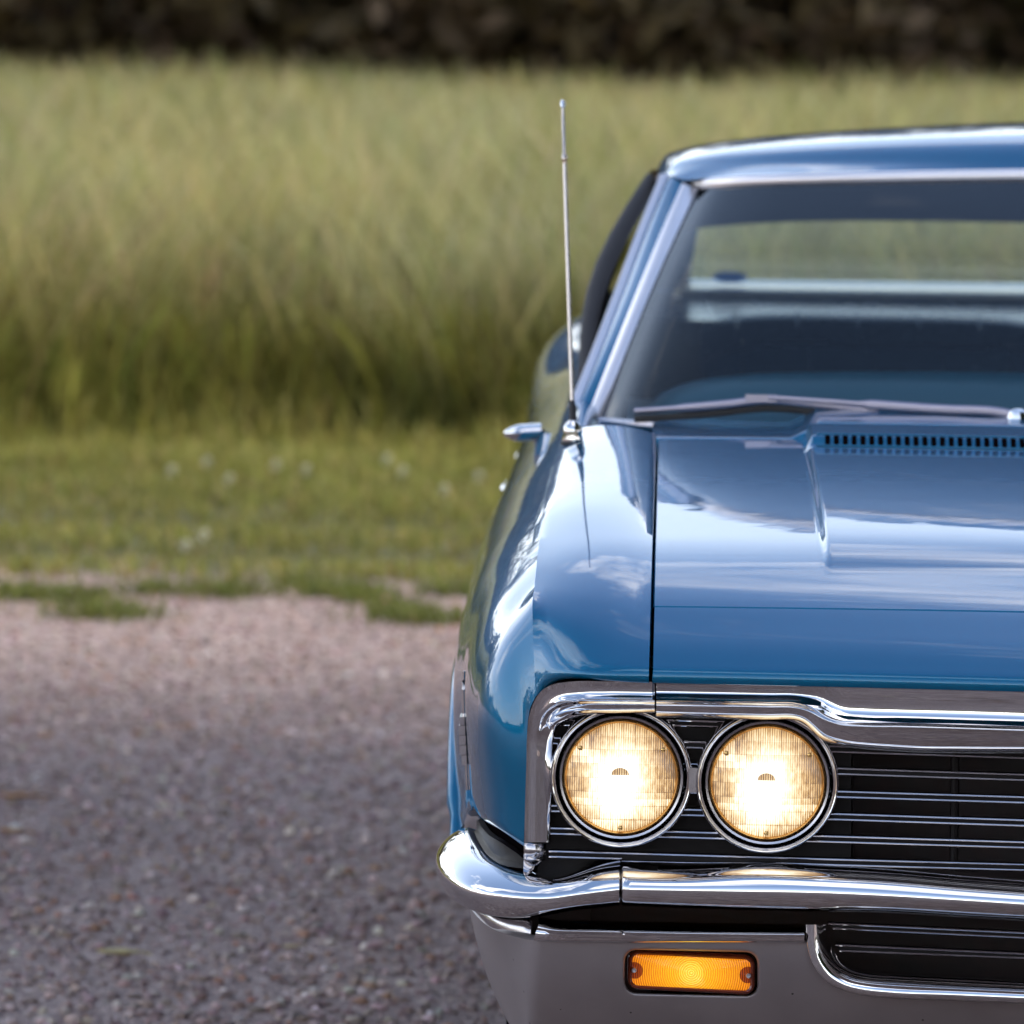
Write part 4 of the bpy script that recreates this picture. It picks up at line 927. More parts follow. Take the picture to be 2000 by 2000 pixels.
sw = part('steering_wheel', mb, M['vinyl']); mb = MB(); mb.tube([(0.38, 2.20, 0.985), (0.38, 1.95, 0.90)], 0.03, 10); mb.tube([(0.20, 2.2, 0.985), (0.56, 2.2, 0.985)], 0.012, 6); sub('steering_column', mb, M['chrome'], sw)

# ---------------------------------------------------------------- wipers, antenna, mirror
def V(*a): return U(*a)
mb = MB(); P = [V(1240, 803, 1.600), V(1330, 797, 1.575), V(1430, 788, 1.550), V(1490, 781, 1.545), V(1560, 785, 1.530), V(1640, 795, 1.520), V(1716, 803, 1.510)]
mb.tube(crv(P, 24), [0.0045] * 5 + [0.006] * 14 + [0.0055] * 5, 8, sq=(0.7, 1)); wip = part('wiper', mb, M['wiper'])
Q = [p + np.array([0, 0.010, -0.012]) for p in crv(P, 12)]; Q2 = []
mb = MB(); mb.tube(Q, 0.006, 6, sq=(0.5, 1)); sub('blade', mb, M['rubber'], wip)
mb = MB(); mb.box(V(1487, 778, 1.535), (0.045, 0.012, 0.010)); sub('clip', mb, M['wiper'], wip)
mb = MB(); mb.tube(crv([V(1500, 776, 1.530), V(1620, 784, 1.505), V(1740, 793, 1.480), V(1850, 800, 1.460), V(1950, 805, 1.440), V(1985, 812, 1.435)], 20), [0.0035] * 8 + [0.007] * 12, 8, sq=(0.6, 1)); sub('arm', mb, M['wiper'], wip)
c = V(1988, 818, 1.43); mb = MB(); mb.lathe([(0.017, -0.03), (0.017, 0.0), (0.014, 0.010), (0.006, 0.014), (0.001, 0.0145)], c, 'z', 20, True); sub('pivot_cap', mb, M['chrome'], wip)
# second wiper, the other side of the centre line
sh = 0.66
mb = MB(); mb.tube([p + np.array([sh, -0.03 if i < 9 else 0.0 + 0.002 * i, 0.0]) for i, p in enumerate(crv(P, 24))], 0.005, 8, sq=(0.7, 1)); w2 = part('wiper', mb, M['wiper'])
# antenna
a0 = V(1118, 868, 1.22)
mb = MB(); mb.lathe([(0.0165, 0.0), (0.0165, 0.004)], a0, 'z', 24, True); ant = part('antenna', mb, M['rubber'])
mb = MB(); mb.lathe([(0.0135, 0.003), (0.0145, 0.008), (0.0125, 0.014), (0.0135, 0.018), (0.0115, 0.026), (0.006, 0.032), (0.004, 0.034)], a0, 'z', 24, True); sub('base_nut', mb, M['chrome'], ant)
top_ = V(1099, 195, 1.30); s1 = a0 + np.array([0, 0, 0.033]); q = lambda t: s1 * (1 - t) + top_ * t
mb = MB(); mb.tube([s1, q(0.03), q(0.06)], [0.0055, 0.005, 0.0035], 10); sub('ferrule', mb, M['rubber'], ant)
mb = MB(); mb.tube([q(0.06), q(0.40), q(0.80)], [0.0030, 0.0031, 0.0031], 10); sub('lower_mast', mb, M['mast'], ant)
mb = MB(); mb.tube([q(0.80), q(0.81), q(0.812), q(0.825), q(0.83), q(0.975)], [0.0031, 0.0036, 0.0040, 0.0040, 0.0024, 0.0022], 10); sub('upper_mast', mb, M['mast'], ant)
mb = MB(); mb.tube([q(0.975), q(0.978), q(0.99), q(1.0)], [0.0022, 0.0036, 0.0036, 0.002], 10); sub('tip', mb, M['chrome'], ant)
# door mirror
mb = MB(); Ym = 1.86
G = []
for s in np.linspace(0, 1, 14):
    px = 984 + (1057 - 984) * s; r_ = math.sin(min(1, s * 1.9 + 0.08) * math.pi / 2) ** 0.7; cy_ = 847 - 4 * s
    row = [U(px, cy_ + 17 * r_ * math.sin(q), Ym + 0.030 * r_ * math.cos(q)) for q in np.linspace(0, 2 * math.pi, 16, endpoint=False)]
    G.append(row)
mb.grid(G, cv=True); b0 = len(mb.v); mb.f.append(tuple(range(16))); mb.f.append(tuple(13 * 16 + k for k in range(16)))
mir = part('door_mirror', mb, M['chrome'], mirror='copy')
for o_, s in zip(mir, (1, -1)):
    m_ = MB(); P = [U(1050, 840, Ym), U(1052, 862, Ym), U(1048, 885, Ym + 0.01), U(1042, 905, Ym + 0.03)]
    P = [np.array([p[0] * s, p[1], p[2]]) for p in P]; m_.tube(P, [0.010, 0.009, 0.007, 0.006], 8); sub('mirror_stalk', m_, M['chrome'], o_)

# ================================================================== THE PLACE
GE, TE = 10.7, 16.2            # where the gravel gives way to the verge, and the verge to the tall grass
def ground_z(X, Y):
    X = np.asarray(X, float); Y = np.asarray(Y, float)
    z = 0.80 * np.clip((Y - TE) / 42.0, 0, 1.6)
    z = z + 0.05 * np.clip((Y - GE) / 4, 0, 1) * (0.5 + 0.5 * np.sin(X * 0.9 + 1.3) * np.sin(Y * 0.8))
    return z
def nonuni(lo, hi, centre, fine, n):
    s = np.linspace(-1, 1, n); k = np.sign(s) * np.abs(s) ** 3.2
    return np.where(k < 0, centre + k * (centre - lo), centre + k * (hi - centre))
gx = np.unique(np.concatenate([nonuni(-900, 900, -1, 0, 70), np.linspace(-12, 12, 40)])); gy = np.unique(np.concatenate([nonuni(-900, 900, 14, 0, 80), np.linspace(-8, 62, 90)]))
XX, YY = np.meshgrid(gx, gy, indexing='ij'); ZZ = ground_z(XX, YY)
mb = MB(); mb.grid(np.stack([XX, YY, ZZ], -1))
m, t, b, N, L = mat('gravel_and_soil')
co = N('ShaderNodeTexCoord'); OB = co.outputs['Object']
def noise(scale, detail=5, rough=0.55):
    n = N('ShaderNodeTexNoise'); n.inputs['Scale'].default_value = scale; n.inputs['Detail'].default_value = detail; n.inputs['Roughness'].default_value = rough; L(OB, n.inputs['Vector']); return n.outputs['Fac']
def ramp(fac, stops):
    r = N('ShaderNodeValToRGB'); e = r.color_ramp.elements; e[0].position, e[0].color = stops[0][0], (*stops[0][1], 1); e[1].position, e[1].color = stops[-1][0], (*stops[-1][1], 1)
    for p_, c_ in stops[1:-1]: q_ = e.new(p_); q_.color = (*c_, 1)
    L(fac, r.inputs[0]); return r.outputs[0]
def mixc(f, a, c, mode='MIX'):
    x_ = N('ShaderNodeMix'); x_.data_type = 'RGBA'; x_.blend_type = mode
    for k, q_ in ((0, f), (6, a), (7, c)):
        if isinstance(q_, (int, float)): x_.inputs[k].default_value = q_
        elif isinstance(q_, tuple): x_.inputs[k].default_value = (*q_, 1)
        else: L(q_, x_.inputs[k])
    return x_.outputs[2]
vo = N('ShaderNodeTexVoronoi'); vo.inputs['Scale'].default_value = 85; L(OB, vo.inputs['Vector'])
sv_ = N('ShaderNodeSeparateColor'); L(vo.outputs['Color'], sv_.inputs[0])
grav = ramp(sv_.outputs[0], [(0.0, (0.138, 0.090, 0.078)), (0.5, (0.236, 0.164, 0.145)), (0.85, (0.325, 0.238, 0.21)), (1.0, (0.47, 0.37, 0.33))])
grav = mixc(ramp(noise(0.55, 4), [(0.40, (0, 0, 0)), (0.62, (1, 1, 1))]), grav, mixc(1.0, grav, (0.70, 0.66, 0.66), 'MULTIPLY'))
sp = N('ShaderNodeSeparateXYZ'); L(OB, sp.inputs[0])
edge = mth('ADD', sp.outputs['Y'], mth('MULTIPLY', mth('SUBTRACT', noise(0.9, 6), 0.5), 2.6))
ef = N('ShaderNodeMapRange'); L(edge, ef.inputs['Value']); ef.inputs['From Min'].default_value = GE - 0.3; ef.inputs['From Max'].default_value = GE + 0.5
soil = ramp(noise(14, 6), [(0.35, (0.030, 0.030, 0.010)), (0.65, (0.075, 0.075, 0.022))])
# behind the photographer and to the sides the gravel also ends in grass
far_ = mth('MAXIMUM', mth('ABSOLUTE', mth('MULTIPLY', sp.outputs['X'], 0.5)), mth('MULTIPLY', sp.outputs['Y'], -1.0))
ff = N('ShaderNodeMapRange'); L(far_, ff.inputs['Value']); ff.inputs['From Min'].default_value = 17; ff.inputs['From Max'].default_value = 19
cmask = mth('MAXIMUM', ef.outputs[0], ff.outputs[0])
L(mixc(cmask, grav, soil), b.inputs['Base Color']); b.inputs['Roughness'].default_value = 0.85
bp = N('ShaderNodeBump'); bp.inputs['Strength'].default_value = 0.9; bp.inputs['Distance'].default_value = 0.012; L(vo.outputs['Distance'], bp.inputs['Height']); L(bp.outputs[0], b.inputs['Normal'])
gr = build('ground', mb, m, smooth=60); tag(gr, 'mauve-grey gravel lot running into grass', kind='structure')

# ---------------------------------------------------------------- fast mesh builder for leaves, blades and stones
def fast(name, verts, faces_n, loops, mat_, col=None, smooth=False):
    me = bpy.data.meshes.new(name); nv = len(verts); nf = len(loops) // faces_n
    me.vertices.add(nv); me.vertices.foreach_set('co', np.asarray(verts, np.float32).ravel())
    me.loops.add(len(loops)); me.loops.foreach_set('vertex_index', np.asarray(loops, np.int32))
    me.polygons.add(nf); me.polygons.foreach_set('loop_start', np.arange(nf, dtype=np.int32) * faces_n)
    try: me.polygons.foreach_set('loop_total', np.full(nf, faces_n, np.int32))
    except Exception: pass
    if col is not None:
        a = me.attributes.new('tint', 'FLOAT_COLOR', 'POINT'); a.data.foreach_set('color', np.concatenate([col, np.ones((nv, 1))], 1).astype(np.float32).ravel())
    if smooth: me.polygons.foreach_set('use_smooth', np.ones(nf, bool))
    me.update(calc_edges=True); me.validate(); me.materials.append(mat_)
    o = bpy.data.objects.new(name, me); COL.objects.link(o); return o
def leafmat(name, trans=0.45, rough=0.6):
    m, t, b, N, L = mat(name)
    at = N('ShaderNodeAttribute'); at.attribute_name = 'tint'; L(at.outputs['Color'], b.inputs['Base Color']); b.inputs['Roughness'].default_value = rough; b.inputs['Specular IOR Level'].default_value = 0.25
    tl = N('ShaderNodeBsdfTranslucent'); L(at.outputs['Color'], tl.inputs[0])
    ms = N('ShaderNodeMixShader'); ms.inputs[0].default_value = trans; L(b.outputs[0], ms.inputs[1]); L(tl.outputs[0], ms.inputs[2]); L(ms.outputs[0], t.nodes['Material Output'].inputs['Surface']); return m
M['grass'] = leafmat('grass_blades', 0.52); M['leaf'] = leafmat('tree_leaves', 0.25); M['dry'] = leafmat('dry_leaf', 0.2)
def blades(name, X, Y, h, wd, base, tip, bend=0.25, seed=0.0, mt=None, headw=1.0, cp=1.0):
    """tapered bent blades: 3 levels of two vertices and a tip"""
    n = len(X); r = np.random.default_rng(int(seed * 100) + n); a = r.uniform(0, 2 * math.pi, n); d = r.uniform(0, 2 * math.pi, n); bd = bend * h * r.uniform(0.2, 1.3, n)
    Z = ground_z(X, Y); V_ = np.zeros((n, 7, 3)); C_ = np.zeros((n, 7, 3))
    for k, (s, wk) in enumerate(((0.0, 0.8), (0.45, 1.0), (0.8, 0.75 * headw))):
        for q, sg in enumerate((-1, 1)):
            V_[:, 2 * k + q, 0] = X + np.cos(a) * wd * wk * 0.5 * sg + np.cos(d) * bd * s ** 2
            V_[:, 2 * k + q, 1] = Y + np.sin(a) * wd * wk * 0.5 * sg + np.sin(d) * bd * s ** 2
            V_[:, 2 * k + q, 2] = Z + h * s * (1 - 0.12 * s)
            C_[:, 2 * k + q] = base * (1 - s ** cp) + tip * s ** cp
    V_[:, 6, 0] = X + np.cos(d) * bd; V_[:, 6, 1] = Y + np.sin(d) * bd; V_[:, 6, 2] = Z + h * 0.92; C_[:, 6] = tip
    f = np.array([0, 1, 3, 0, 3, 2, 2, 3, 5, 2, 5, 4, 4, 5, 6]); lp = (np.arange(n)[:, None] * 7 + f[None]).ravel()
    return fast(name, V_.reshape(-1, 3), 3, lp, mt or M['grass'], C_.reshape(-1, 3))
def smooth_noise(X, Y, s, seed):
    r = np.random.default_rng(seed); v = 0
    for k in range(7):
        a = r.uniform(0, 2 * math.pi); f = s * r.uniform(0.5, 2.2); v = v + np.sin((X * math.cos(a) + Y * math.sin(a)) * f + r.uniform(0, 6.3)) / 7
    return v * 1.8
def colmix(n, cols, p, jit=0.2):
    c = np.array(cols)[rng.choice(len(cols), n, p=p)]; return c * (1 + rng.normal(0, jit, (n, 1))) * (1 + rng.normal(0, 0.06, (n, 3)))
cl = lambda c: np.clip(c, 0.004, 0.9)

# tall grass: denser at its front edge, with pale seed heads
n1, n2, n3, n4 = 26000, 60000, 52000, 46000
X = np.concatenate([rng.uniform(-9, 6.5, n1), rng.uniform(-13, 9, n2), rng.uniform(-19, 13, n3), rng.choice([-1, 1], n4) * (6 + 40 * rng.beta(1, 1.5, n4)) - 2]); Y = np.concatenate([TE + rng.beta(1, 1.6, n1) * 4.5, rng.uniform(TE + 2, TE + 16, n2), rng.uniform(TE + 15, TE + 44, n3), TE + 44 * rng.beta(1, 1.8, n4)])
n = len(X); pt = smooth_noise(X, Y, 1.0, 3); Y[:n1] += 0.45 * smooth_noise(X[:n1], Y[:n1] * 0, 1.7, 5)
h = (1.04 + 0.17 * rng.normal(0, 1, n).clip(-1.6, 1.8)) * (1 + 0.13 * pt) + 0.0
wd = np.concatenate([rng.uniform(0.006, 0.013, n1), rng.uniform(0.009, 0.018, n2), rng.uniform(0.014, 0.03, n3), rng.uniform(0.02, 0.045, n4)])
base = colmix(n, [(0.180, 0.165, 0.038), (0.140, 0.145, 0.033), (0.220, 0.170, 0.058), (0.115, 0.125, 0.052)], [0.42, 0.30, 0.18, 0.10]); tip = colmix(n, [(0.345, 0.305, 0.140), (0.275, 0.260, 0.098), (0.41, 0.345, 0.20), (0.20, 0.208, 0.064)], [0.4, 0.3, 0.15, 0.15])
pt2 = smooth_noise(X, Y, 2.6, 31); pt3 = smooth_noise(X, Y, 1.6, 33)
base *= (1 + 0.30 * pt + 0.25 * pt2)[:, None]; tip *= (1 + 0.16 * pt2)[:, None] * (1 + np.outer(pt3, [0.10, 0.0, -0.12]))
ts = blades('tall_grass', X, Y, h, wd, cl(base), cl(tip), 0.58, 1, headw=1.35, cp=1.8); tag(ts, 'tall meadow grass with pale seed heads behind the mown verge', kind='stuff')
# leafy undergrowth in the front of the tall grass
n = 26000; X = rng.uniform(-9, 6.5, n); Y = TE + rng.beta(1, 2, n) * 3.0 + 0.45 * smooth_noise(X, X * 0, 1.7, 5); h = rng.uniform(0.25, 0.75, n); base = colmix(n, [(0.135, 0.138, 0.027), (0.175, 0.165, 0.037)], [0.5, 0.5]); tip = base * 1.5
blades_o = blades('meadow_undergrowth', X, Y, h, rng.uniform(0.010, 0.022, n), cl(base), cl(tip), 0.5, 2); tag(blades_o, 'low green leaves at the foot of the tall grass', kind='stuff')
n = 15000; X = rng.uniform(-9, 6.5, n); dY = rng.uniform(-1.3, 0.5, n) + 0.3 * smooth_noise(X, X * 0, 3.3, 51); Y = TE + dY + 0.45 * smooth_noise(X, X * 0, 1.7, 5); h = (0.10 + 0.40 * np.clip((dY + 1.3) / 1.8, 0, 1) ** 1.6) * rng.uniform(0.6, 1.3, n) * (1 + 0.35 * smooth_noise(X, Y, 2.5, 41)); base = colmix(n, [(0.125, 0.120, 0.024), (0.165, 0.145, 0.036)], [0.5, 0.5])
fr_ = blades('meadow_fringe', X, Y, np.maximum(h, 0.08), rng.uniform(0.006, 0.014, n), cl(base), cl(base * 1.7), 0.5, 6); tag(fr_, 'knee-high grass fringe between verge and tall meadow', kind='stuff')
# mown verge, ragged towards the gravel
n = 130000; X = rng.uniform(-9, 7, n); Y = rng.uniform(GE - 1.3, TE + 0.6, n)
e = GE + 0.25 - 0.6 * np.clip((-1.7 - X) / 0.5, 0, 1) + 0.55 * smooth_noise(X, Y, 1.6, 11) + 0.35 * smooth_noise(X, Y, 5.0, 12); keep = ((Y > e) & (rng.uniform(0, 1, n) < 0.25 + 0.75 * np.clip((Y - e) / 0.9, 0, 1))) | ((Y > e - 0.7) & (smooth_noise(X, Y, 4.0, 13) > 0.5) & (smooth_noise(X, Y, 2.0, 14) > 0.0)); X, Y = X[keep], Y[keep]; n = len(X)
pt = 0.6 * smooth_noise(X, Y, 2.2, 21) + 0.6 * smooth_noise(X * 0.45, Y * 2.0, 2.0, 22); g = np.clip((Y - GE) / 6.0, 0, 1)  # patchy tone; the cross bands also paint shadows of ruts into the blades
h = (0.040 + 0.065 * g ** 1.5) * (1 + 0.65 * pt).clip(0.25) * rng.uniform(0.6, 1.4, n); h = np.maximum(h, 0.02)
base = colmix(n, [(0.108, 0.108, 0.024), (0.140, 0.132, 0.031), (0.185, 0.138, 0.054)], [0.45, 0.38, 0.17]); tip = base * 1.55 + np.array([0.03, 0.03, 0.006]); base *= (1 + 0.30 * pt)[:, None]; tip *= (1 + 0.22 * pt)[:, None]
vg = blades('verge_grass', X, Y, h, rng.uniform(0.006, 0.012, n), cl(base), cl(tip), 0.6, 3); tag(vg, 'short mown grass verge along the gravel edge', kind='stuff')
# stray tufts in the gravel
tp_ = [(205, 1204, 0.09), (150, 1172, 0.06), (40, 1165, 0.09), (300, 1160, 0.05), (440, 1163, 0.07), (592, 1148, 0.05), (650, 1160, 0.07), (715, 1172, 0.06), (812, 1212, 0.08), (770, 1200, 0.05), (890, 1160, 0.06), (1200, 1180, 0.1), (1500, 1170, 0.1), (-200, 1180, 0.1), (-420, 1200, 0.1)]
def gpt(px, py):
    d = RWC @ np.array([(px - 1000) / FPX, (1000 - py) / FPX, -1.0]); return CAM + d * (-CAM[2] / d[2])
tq = np.array([gpt(a_, b_)[:2] for a_, b_, _ in tp_]); tsg = np.array([q_[2] for q_ in tp_])
k = rng.choice(len(tp_), 5200, p=tsg ** 1.5 / (tsg ** 1.5).sum()); X = tq[k, 0] + rng.normal(0, 1, len(k)) * tsg[k]; Y = tq[k, 1] + rng.normal(0, 1, len(k)) * tsg[k] * 1.3; n = len(k)
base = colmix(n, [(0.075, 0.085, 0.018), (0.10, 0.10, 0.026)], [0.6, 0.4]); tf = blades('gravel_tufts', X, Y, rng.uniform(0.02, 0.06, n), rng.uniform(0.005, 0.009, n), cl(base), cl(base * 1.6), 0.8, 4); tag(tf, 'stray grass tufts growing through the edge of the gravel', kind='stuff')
# loose stones
ico = bmesh.new(); bmesh.ops.create_icosphere(ico, subdivisions=1, radius=1.0); ico.verts.ensure_lookup_table()
IV = np.array([v_.co[:] for v_ in ico.verts]); IF = np.array([[v_.index for v_ in f_.verts] for f_ in ico.faces]).ravel(); ico.free()
n = 64000; 
yy = np.concatenate([1.5 + rng.beta(1.0, 1.4, 40000) * 9.3, rng.uniform(-3.5, 10.6, n - 40000)]); xx_ = np.concatenate([rng.uniform(-3.7, -0.2, 40000), rng.uniform(-5.5, 4.5, n - 40000)])
r_ = 0.0035 + 0.0055 * rng.gamma(1.4, 0.55, n); r_ = np.minimum(r_ * 0.85, 0.0125)
oct_v = np.array([[1, 0, 0], [-1, 0, 0], [0, 1, 0], [0, -1, 0], [0, 0, 1], [0, 0, -1.0]]); oct_f = np.array([[0, 2, 4], [2, 1, 4], [1, 3, 4], [3, 0, 4], [2, 0, 5], [1, 2, 5], [3, 1, 5], [0, 3, 5]]).ravel()
big = r_ > 0.0075
def stones(name, sel, BV, BF):
    k = np.where(sel)[0]; nn_ = len(k); A = rng.uniform(0, 2 * math.pi, nn_); S_ = r_[k][:, None] * rng.uniform(0.65, 1.25, (nn_, 3)); S_[:, 2] *= 0.7
    V_ = BV[None] * (1 + rng.normal(0, 0.14, (nn_, len(BV), 1))) * S_[:, None]; x_ = V_[..., 0] * np.cos(A)[:, None] - V_[..., 1] * np.sin(A)[:, None]; y_ = V_[..., 0] * np.sin(A)[:, None] + V_[..., 1] * np.cos(A)[:, None]
    V_ = np.stack([x_ + xx_[k][:, None], y_ + yy[k][:, None], V_[..., 2] + (r_[k] * 0.25)[:, None]], -1)
    c = colmix(nn_, [(0.258, 0.180, 0.158), (0.166, 0.110, 0.095), (0.36, 0.268, 0.238), (0.27, 0.145, 0.09), (0.49, 0.40, 0.36)], [0.38, 0.30, 0.18, 0.09, 0.05], 0.15)
    C_ = np.repeat(c, len(BV), 0); lp = (np.arange(nn_)[:, None] * len(BV) + BF[None]).ravel()
    return fast(name, V_.reshape(-1, 3), 3, lp, M['stone'], cl(C_))
m, t, b, N, L = mat('stone'); at = N('ShaderNodeAttribute'); at.attribute_name = 'tint'; L(at.outputs['Color'], b.inputs['Base Color']); b.inputs['Roughness'].default_value = 0.75; M['stone'] = m
s1_ = stones('gravel_stones', big, IV, IF); tag(s1_, 'coarse loose stones scattered over the gravel', kind='stuff')
s2_ = stones('gravel_chips', ~big, oct_v, oct_f); tag(s2_, 'fine stone chips covering the gravel lot', kind='stuff')

# ---------------------------------------------------------------- countable small things
def gp(px, py, z=0.0):
    """ground point seen at a photo position"""
    d = RWC @ np.array([(px - 1000) / FPX, (1000 - py) / FPX, -1.0]); tt_ = (z - CAM[2]) / d[2]; return CAM + d * tt_
def dry_leaf(px, py, ln, ang, colr, label):
    p = gp(px, py); m_ = MB(); G = []
    for s in np.linspace(0, 1, 7):
        wv = ln * 0.30 * math.sin(math.pi * min(0.98, s + 0.02)) ** 0.8; zz = 0.012 + 0.35 * ln * (s - 0.5) ** 2
        G.append([(ln * (s - 0.5), -wv, zz + wv * 0.35), (ln * (s - 0.5), 0, zz), (ln * (s - 0.5), wv, zz + wv * 0.35)])
    m_.grid(G); m_.tube([(ln * 0.5, 0, 0.012 + 0.09 * ln), (ln * 0.72, 0, 0.014)], 0.0012, 5)
    mm = M.get(('dl', colr)) or pbr('dry_leaf_brown', colr, 0.7, var=(60, 0.6, 1.3)); M[('dl', colr)] = mm
    o = build('dry_leaf', m_, mm, smooth=40, solid=0.0008); o.location = (p[0], p[1], 0.004); o.rotation_euler = (0, 0, ang); tag(o, label, 'leaf', 'dry leaves on the gravel'); return o
dry_leaf(36, 1575, 0.085, 0.1, (0.30, 0.13, 0.03), 'long orange-brown dry leaf on the gravel at the far left')
dry_leaf(22, 1642, 0.065, -0.15, (0.34, 0.16, 0.04), 'smaller orange dry leaf below the long one at far left')
dry_leaf(232, 1884, 0.075, 0.05, (0.46, 0.36, 0.14), 'straw-yellow dry leaf on the gravel near the bottom')
dry_leaf(343, 1434, 0.040, 0.5, (0.30, 0.13, 0.05), 'small rust-coloured dry leaf halfway across the gravel')
dry_leaf(570, 1870, 0.045, 0.8, (0.36, 0.26, 0.12), 'pale tan dry leaf on the gravel near the bumper')
# clover heads in the verge
M['petal'] = pbr('clover_white', (0.62, 0.60, 0.48), 0.8); M['stem'] = pbr('green_stem', (0.09, 0.11, 0.02), 0.7)
spots = [(335, 952, 'leftmost white clover head in the mown verge'), (403, 938, 'white clover head second from the left in the verge'), (447, 966, 'white clover head low in the verge below its neighbours'), (538, 942, 'white clover head in the middle of the verge'), (597, 950, 'white clover head right of the middle of the verge'), (755, 930, 'white clover head highest on the right of the verge'), (786, 950, 'white clover head just right of the highest one'), (868, 983, 'white clover head on the right of the verge'), (935, 958, 'rightmost white clover head beside the car'), (362, 1088, 'white clover head closest to the gravel on the left'), (398, 1068, 'white clover head near the gravel beside the closest one')]
for px, py, lb in spots:
    p = gp(px, py, 0.10); g0 = float(ground_z(p[0], p[1]))
    o = empty('clover_flower', (p[0], p[1], g0), lb, 'flower', 'white clover in the verge')
    m_ = MB()
    for k in range(26):
        a_ = k * 2.4; z_ = 1 - 2 * (k + 0.5) / 26; q = math.sqrt(1 - z_ * z_); d_ = np.array([q * math.cos(a_), q * math.sin(a_), z_]); c0 = np.array([0, 0, 0.135])
        u_ = np.cross(d_, (0.3, 0.5, 0.8)); u_ /= np.linalg.norm(u_); m_.add([c0 + d_ * 0.006, c0 + d_ * 0.016 + u_ * 0.004, c0 + d_ * 0.021, c0 + d_ * 0.016 - u_ * 0.004], [(0, 1, 2, 3)])
    build('flower_head', m_, M['petal'], o, smooth=None); m_ = MB(); m_.tube([(0, 0, 0), (0.004, 0.002, 0.06), (0, 0, 0.13)], 0.0015, 5); build('stem', m_, M['stem'], o)
# rust-coloured dock in the meadow and the stalks that stand above it
M['rust'] = pbr('dock_seed_rust', (0.30, 0.18, 0.085), 0.8, var=(50, 0.7, 1.3)); M['straw'] = pbr('pale_seed_head', (0.42, 0.36, 0.25), 0.85)
def weed(px, py_base, Ypos, hh, label, kind, spread=0.10):
    g_ = U(px, 500, Ypos); x0, y0 = g_[0], g_[1]; z0 = float(ground_z(x0, y0))
    o = empty({'dock': 'dock_plant', 'stalk': 'seed_stalk'}[kind], (x0, y0, z0), label, {'dock': 'weed', 'stalk': 'grass stalk'}[kind], {'dock': 'rust-coloured dock plants in the meadow', 'stalk': 'stalks standing above the meadow'}[kind])
    m_ = MB(); r = np.random.default_rng(int(px)); tops = []
    for k in range(5 if kind == 'dock' else 1):
        dx_, dy_ = r.normal(0, spread, 2) if kind == 'dock' else (0.02, 0.0); tops.append((dx_, dy_, hh * r.uniform(0.8, 1.0))); m_.tube([(0, 0, 0), (dx_ * 0.4, dy_ * 0.4, hh * 0.5), (dx_, dy_, tops[-1][2])], 0.004, 5)
    build('stem', m_, M['stem'], o)
    m_ = MB()
    for dx_, dy_, hz in tops:
        for k in range(90):
            s = r.uniform(0, 1); L_ = 0.42 if kind == 'dock' else 0.20; c0 = np.array([dx_ * (1 - 0.3 * s), dy_ * (1 - 0.3 * s), hz - L_ * s]); d_ = r.normal(0, 1, 3); d_ /= np.linalg.norm(d_); u_ = np.cross(d_, r.normal(0, 1, 3)); u_ /= np.linalg.norm(u_); R_ = 0.030 * (0.4 + s) if kind == 'dock' else 0.018 * math.sin(math.pi * min(0.95, s + 0.08)) + 0.006
            m_.add([c0, c0 + d_ * R_ + u_ * R_ * 0.4, c0 + d_ * R_ * 1.6, c0 + d_ * R_ - u_ * R_ * 0.4], [(0, 1, 2, 3)])
    build('seed_head', m_, M['rust'] if kind == 'dock' else M['straw'], o, smooth=None)
weed(100, 0, 16.9, 1.02, 'rust-brown dock plant at the left end of the meadow edge', 'dock', 0.09); weed(22, 0, 16.2, 0.62, 'short rust-brown dock plant low at the far left', 'dock', 0.08); weed(205, 0, 17.3, 0.98, 'faded rust dock plant second from the left in the meadow', 'dock', 0.06)
weed(405, 0, 17.0, 0.93, 'thin ochre dock plant left of the middle of the meadow', 'dock', 0.05); weed(85, 0, 16.0, 0.50, 'lowest rust-brown dock plant at the left of the meadow', 'dock', 0.05); weed(640, 0, 17.0, 0.75, 'small faded dock plant in the middle of the meadow', 'dock', 0.04)
weed(283, 0, 52.0, 1.25, 'pale seed stalk rising against the dark trees, left one of two', 'stalk'); weed(322, 0, 52.0, 1.18, 'pale seed stalk rising against the dark trees, right one of two', 'stalk'); weed(90, 0, 50.0, 1.14, 'lone pale seed stalk at the far left of the meadow top', 'stalk'); weed(495, 0, 50.0, 1.10, 'pale seed stalk on the meadow top left of the antenna', 'stalk'); weed(890, 0, 48.0, 1.12, 'pale seed stalk on the meadow top just left of the antenna', 'stalk')

# ---------------------------------------------------------------- trees
M['bark'] = pbr('dark_bark', (0.045, 0.034, 0.028), 0.9, bump=(18, 0.8, 0.03), var=(8, 0.6, 1.4))
def leaves_cloud(centres, rad, n_each, size, cols, r):
    nC = len(centres); n_ = nC * n_each; k = np.repeat(np.arange(nC), n_each); d = r.normal(0, 1, (n_, 3)); d /= np.linalg.norm(d, axis=1)[:, None]; P = centres[k] + d * (rad[k] * r.uniform(0.35, 1.0, n_) ** 0.6)[:, None] * np.array([1, 1, 0.75])
    u_ = r.normal(0, 1, (n_, 3)); u_ /= np.linalg.norm(u_, axis=1)[:, None]; v_ = np.cross(u_, r.normal(0, 1, (n_, 3))); v_ /= np.linalg.norm(v_, axis=1)[:, None]; s_ = size * r.uniform(0.6, 1.4, n_)[:, None]
    V_ = np.stack([P - u_ * s_, P + v_ * s_ * 0.45, P + u_ * s_, P - v_ * s_ * 0.45], 1); c = np.array(cols)[r.integers(0, len(cols), nC)][k] * (1 + r.normal(0, 0.18, (n_, 1)))
    return V_.reshape(-1, 3), np.arange(n_ * 4), np.clip(np.repeat(c, 4, 0), 0.003, 0.5)
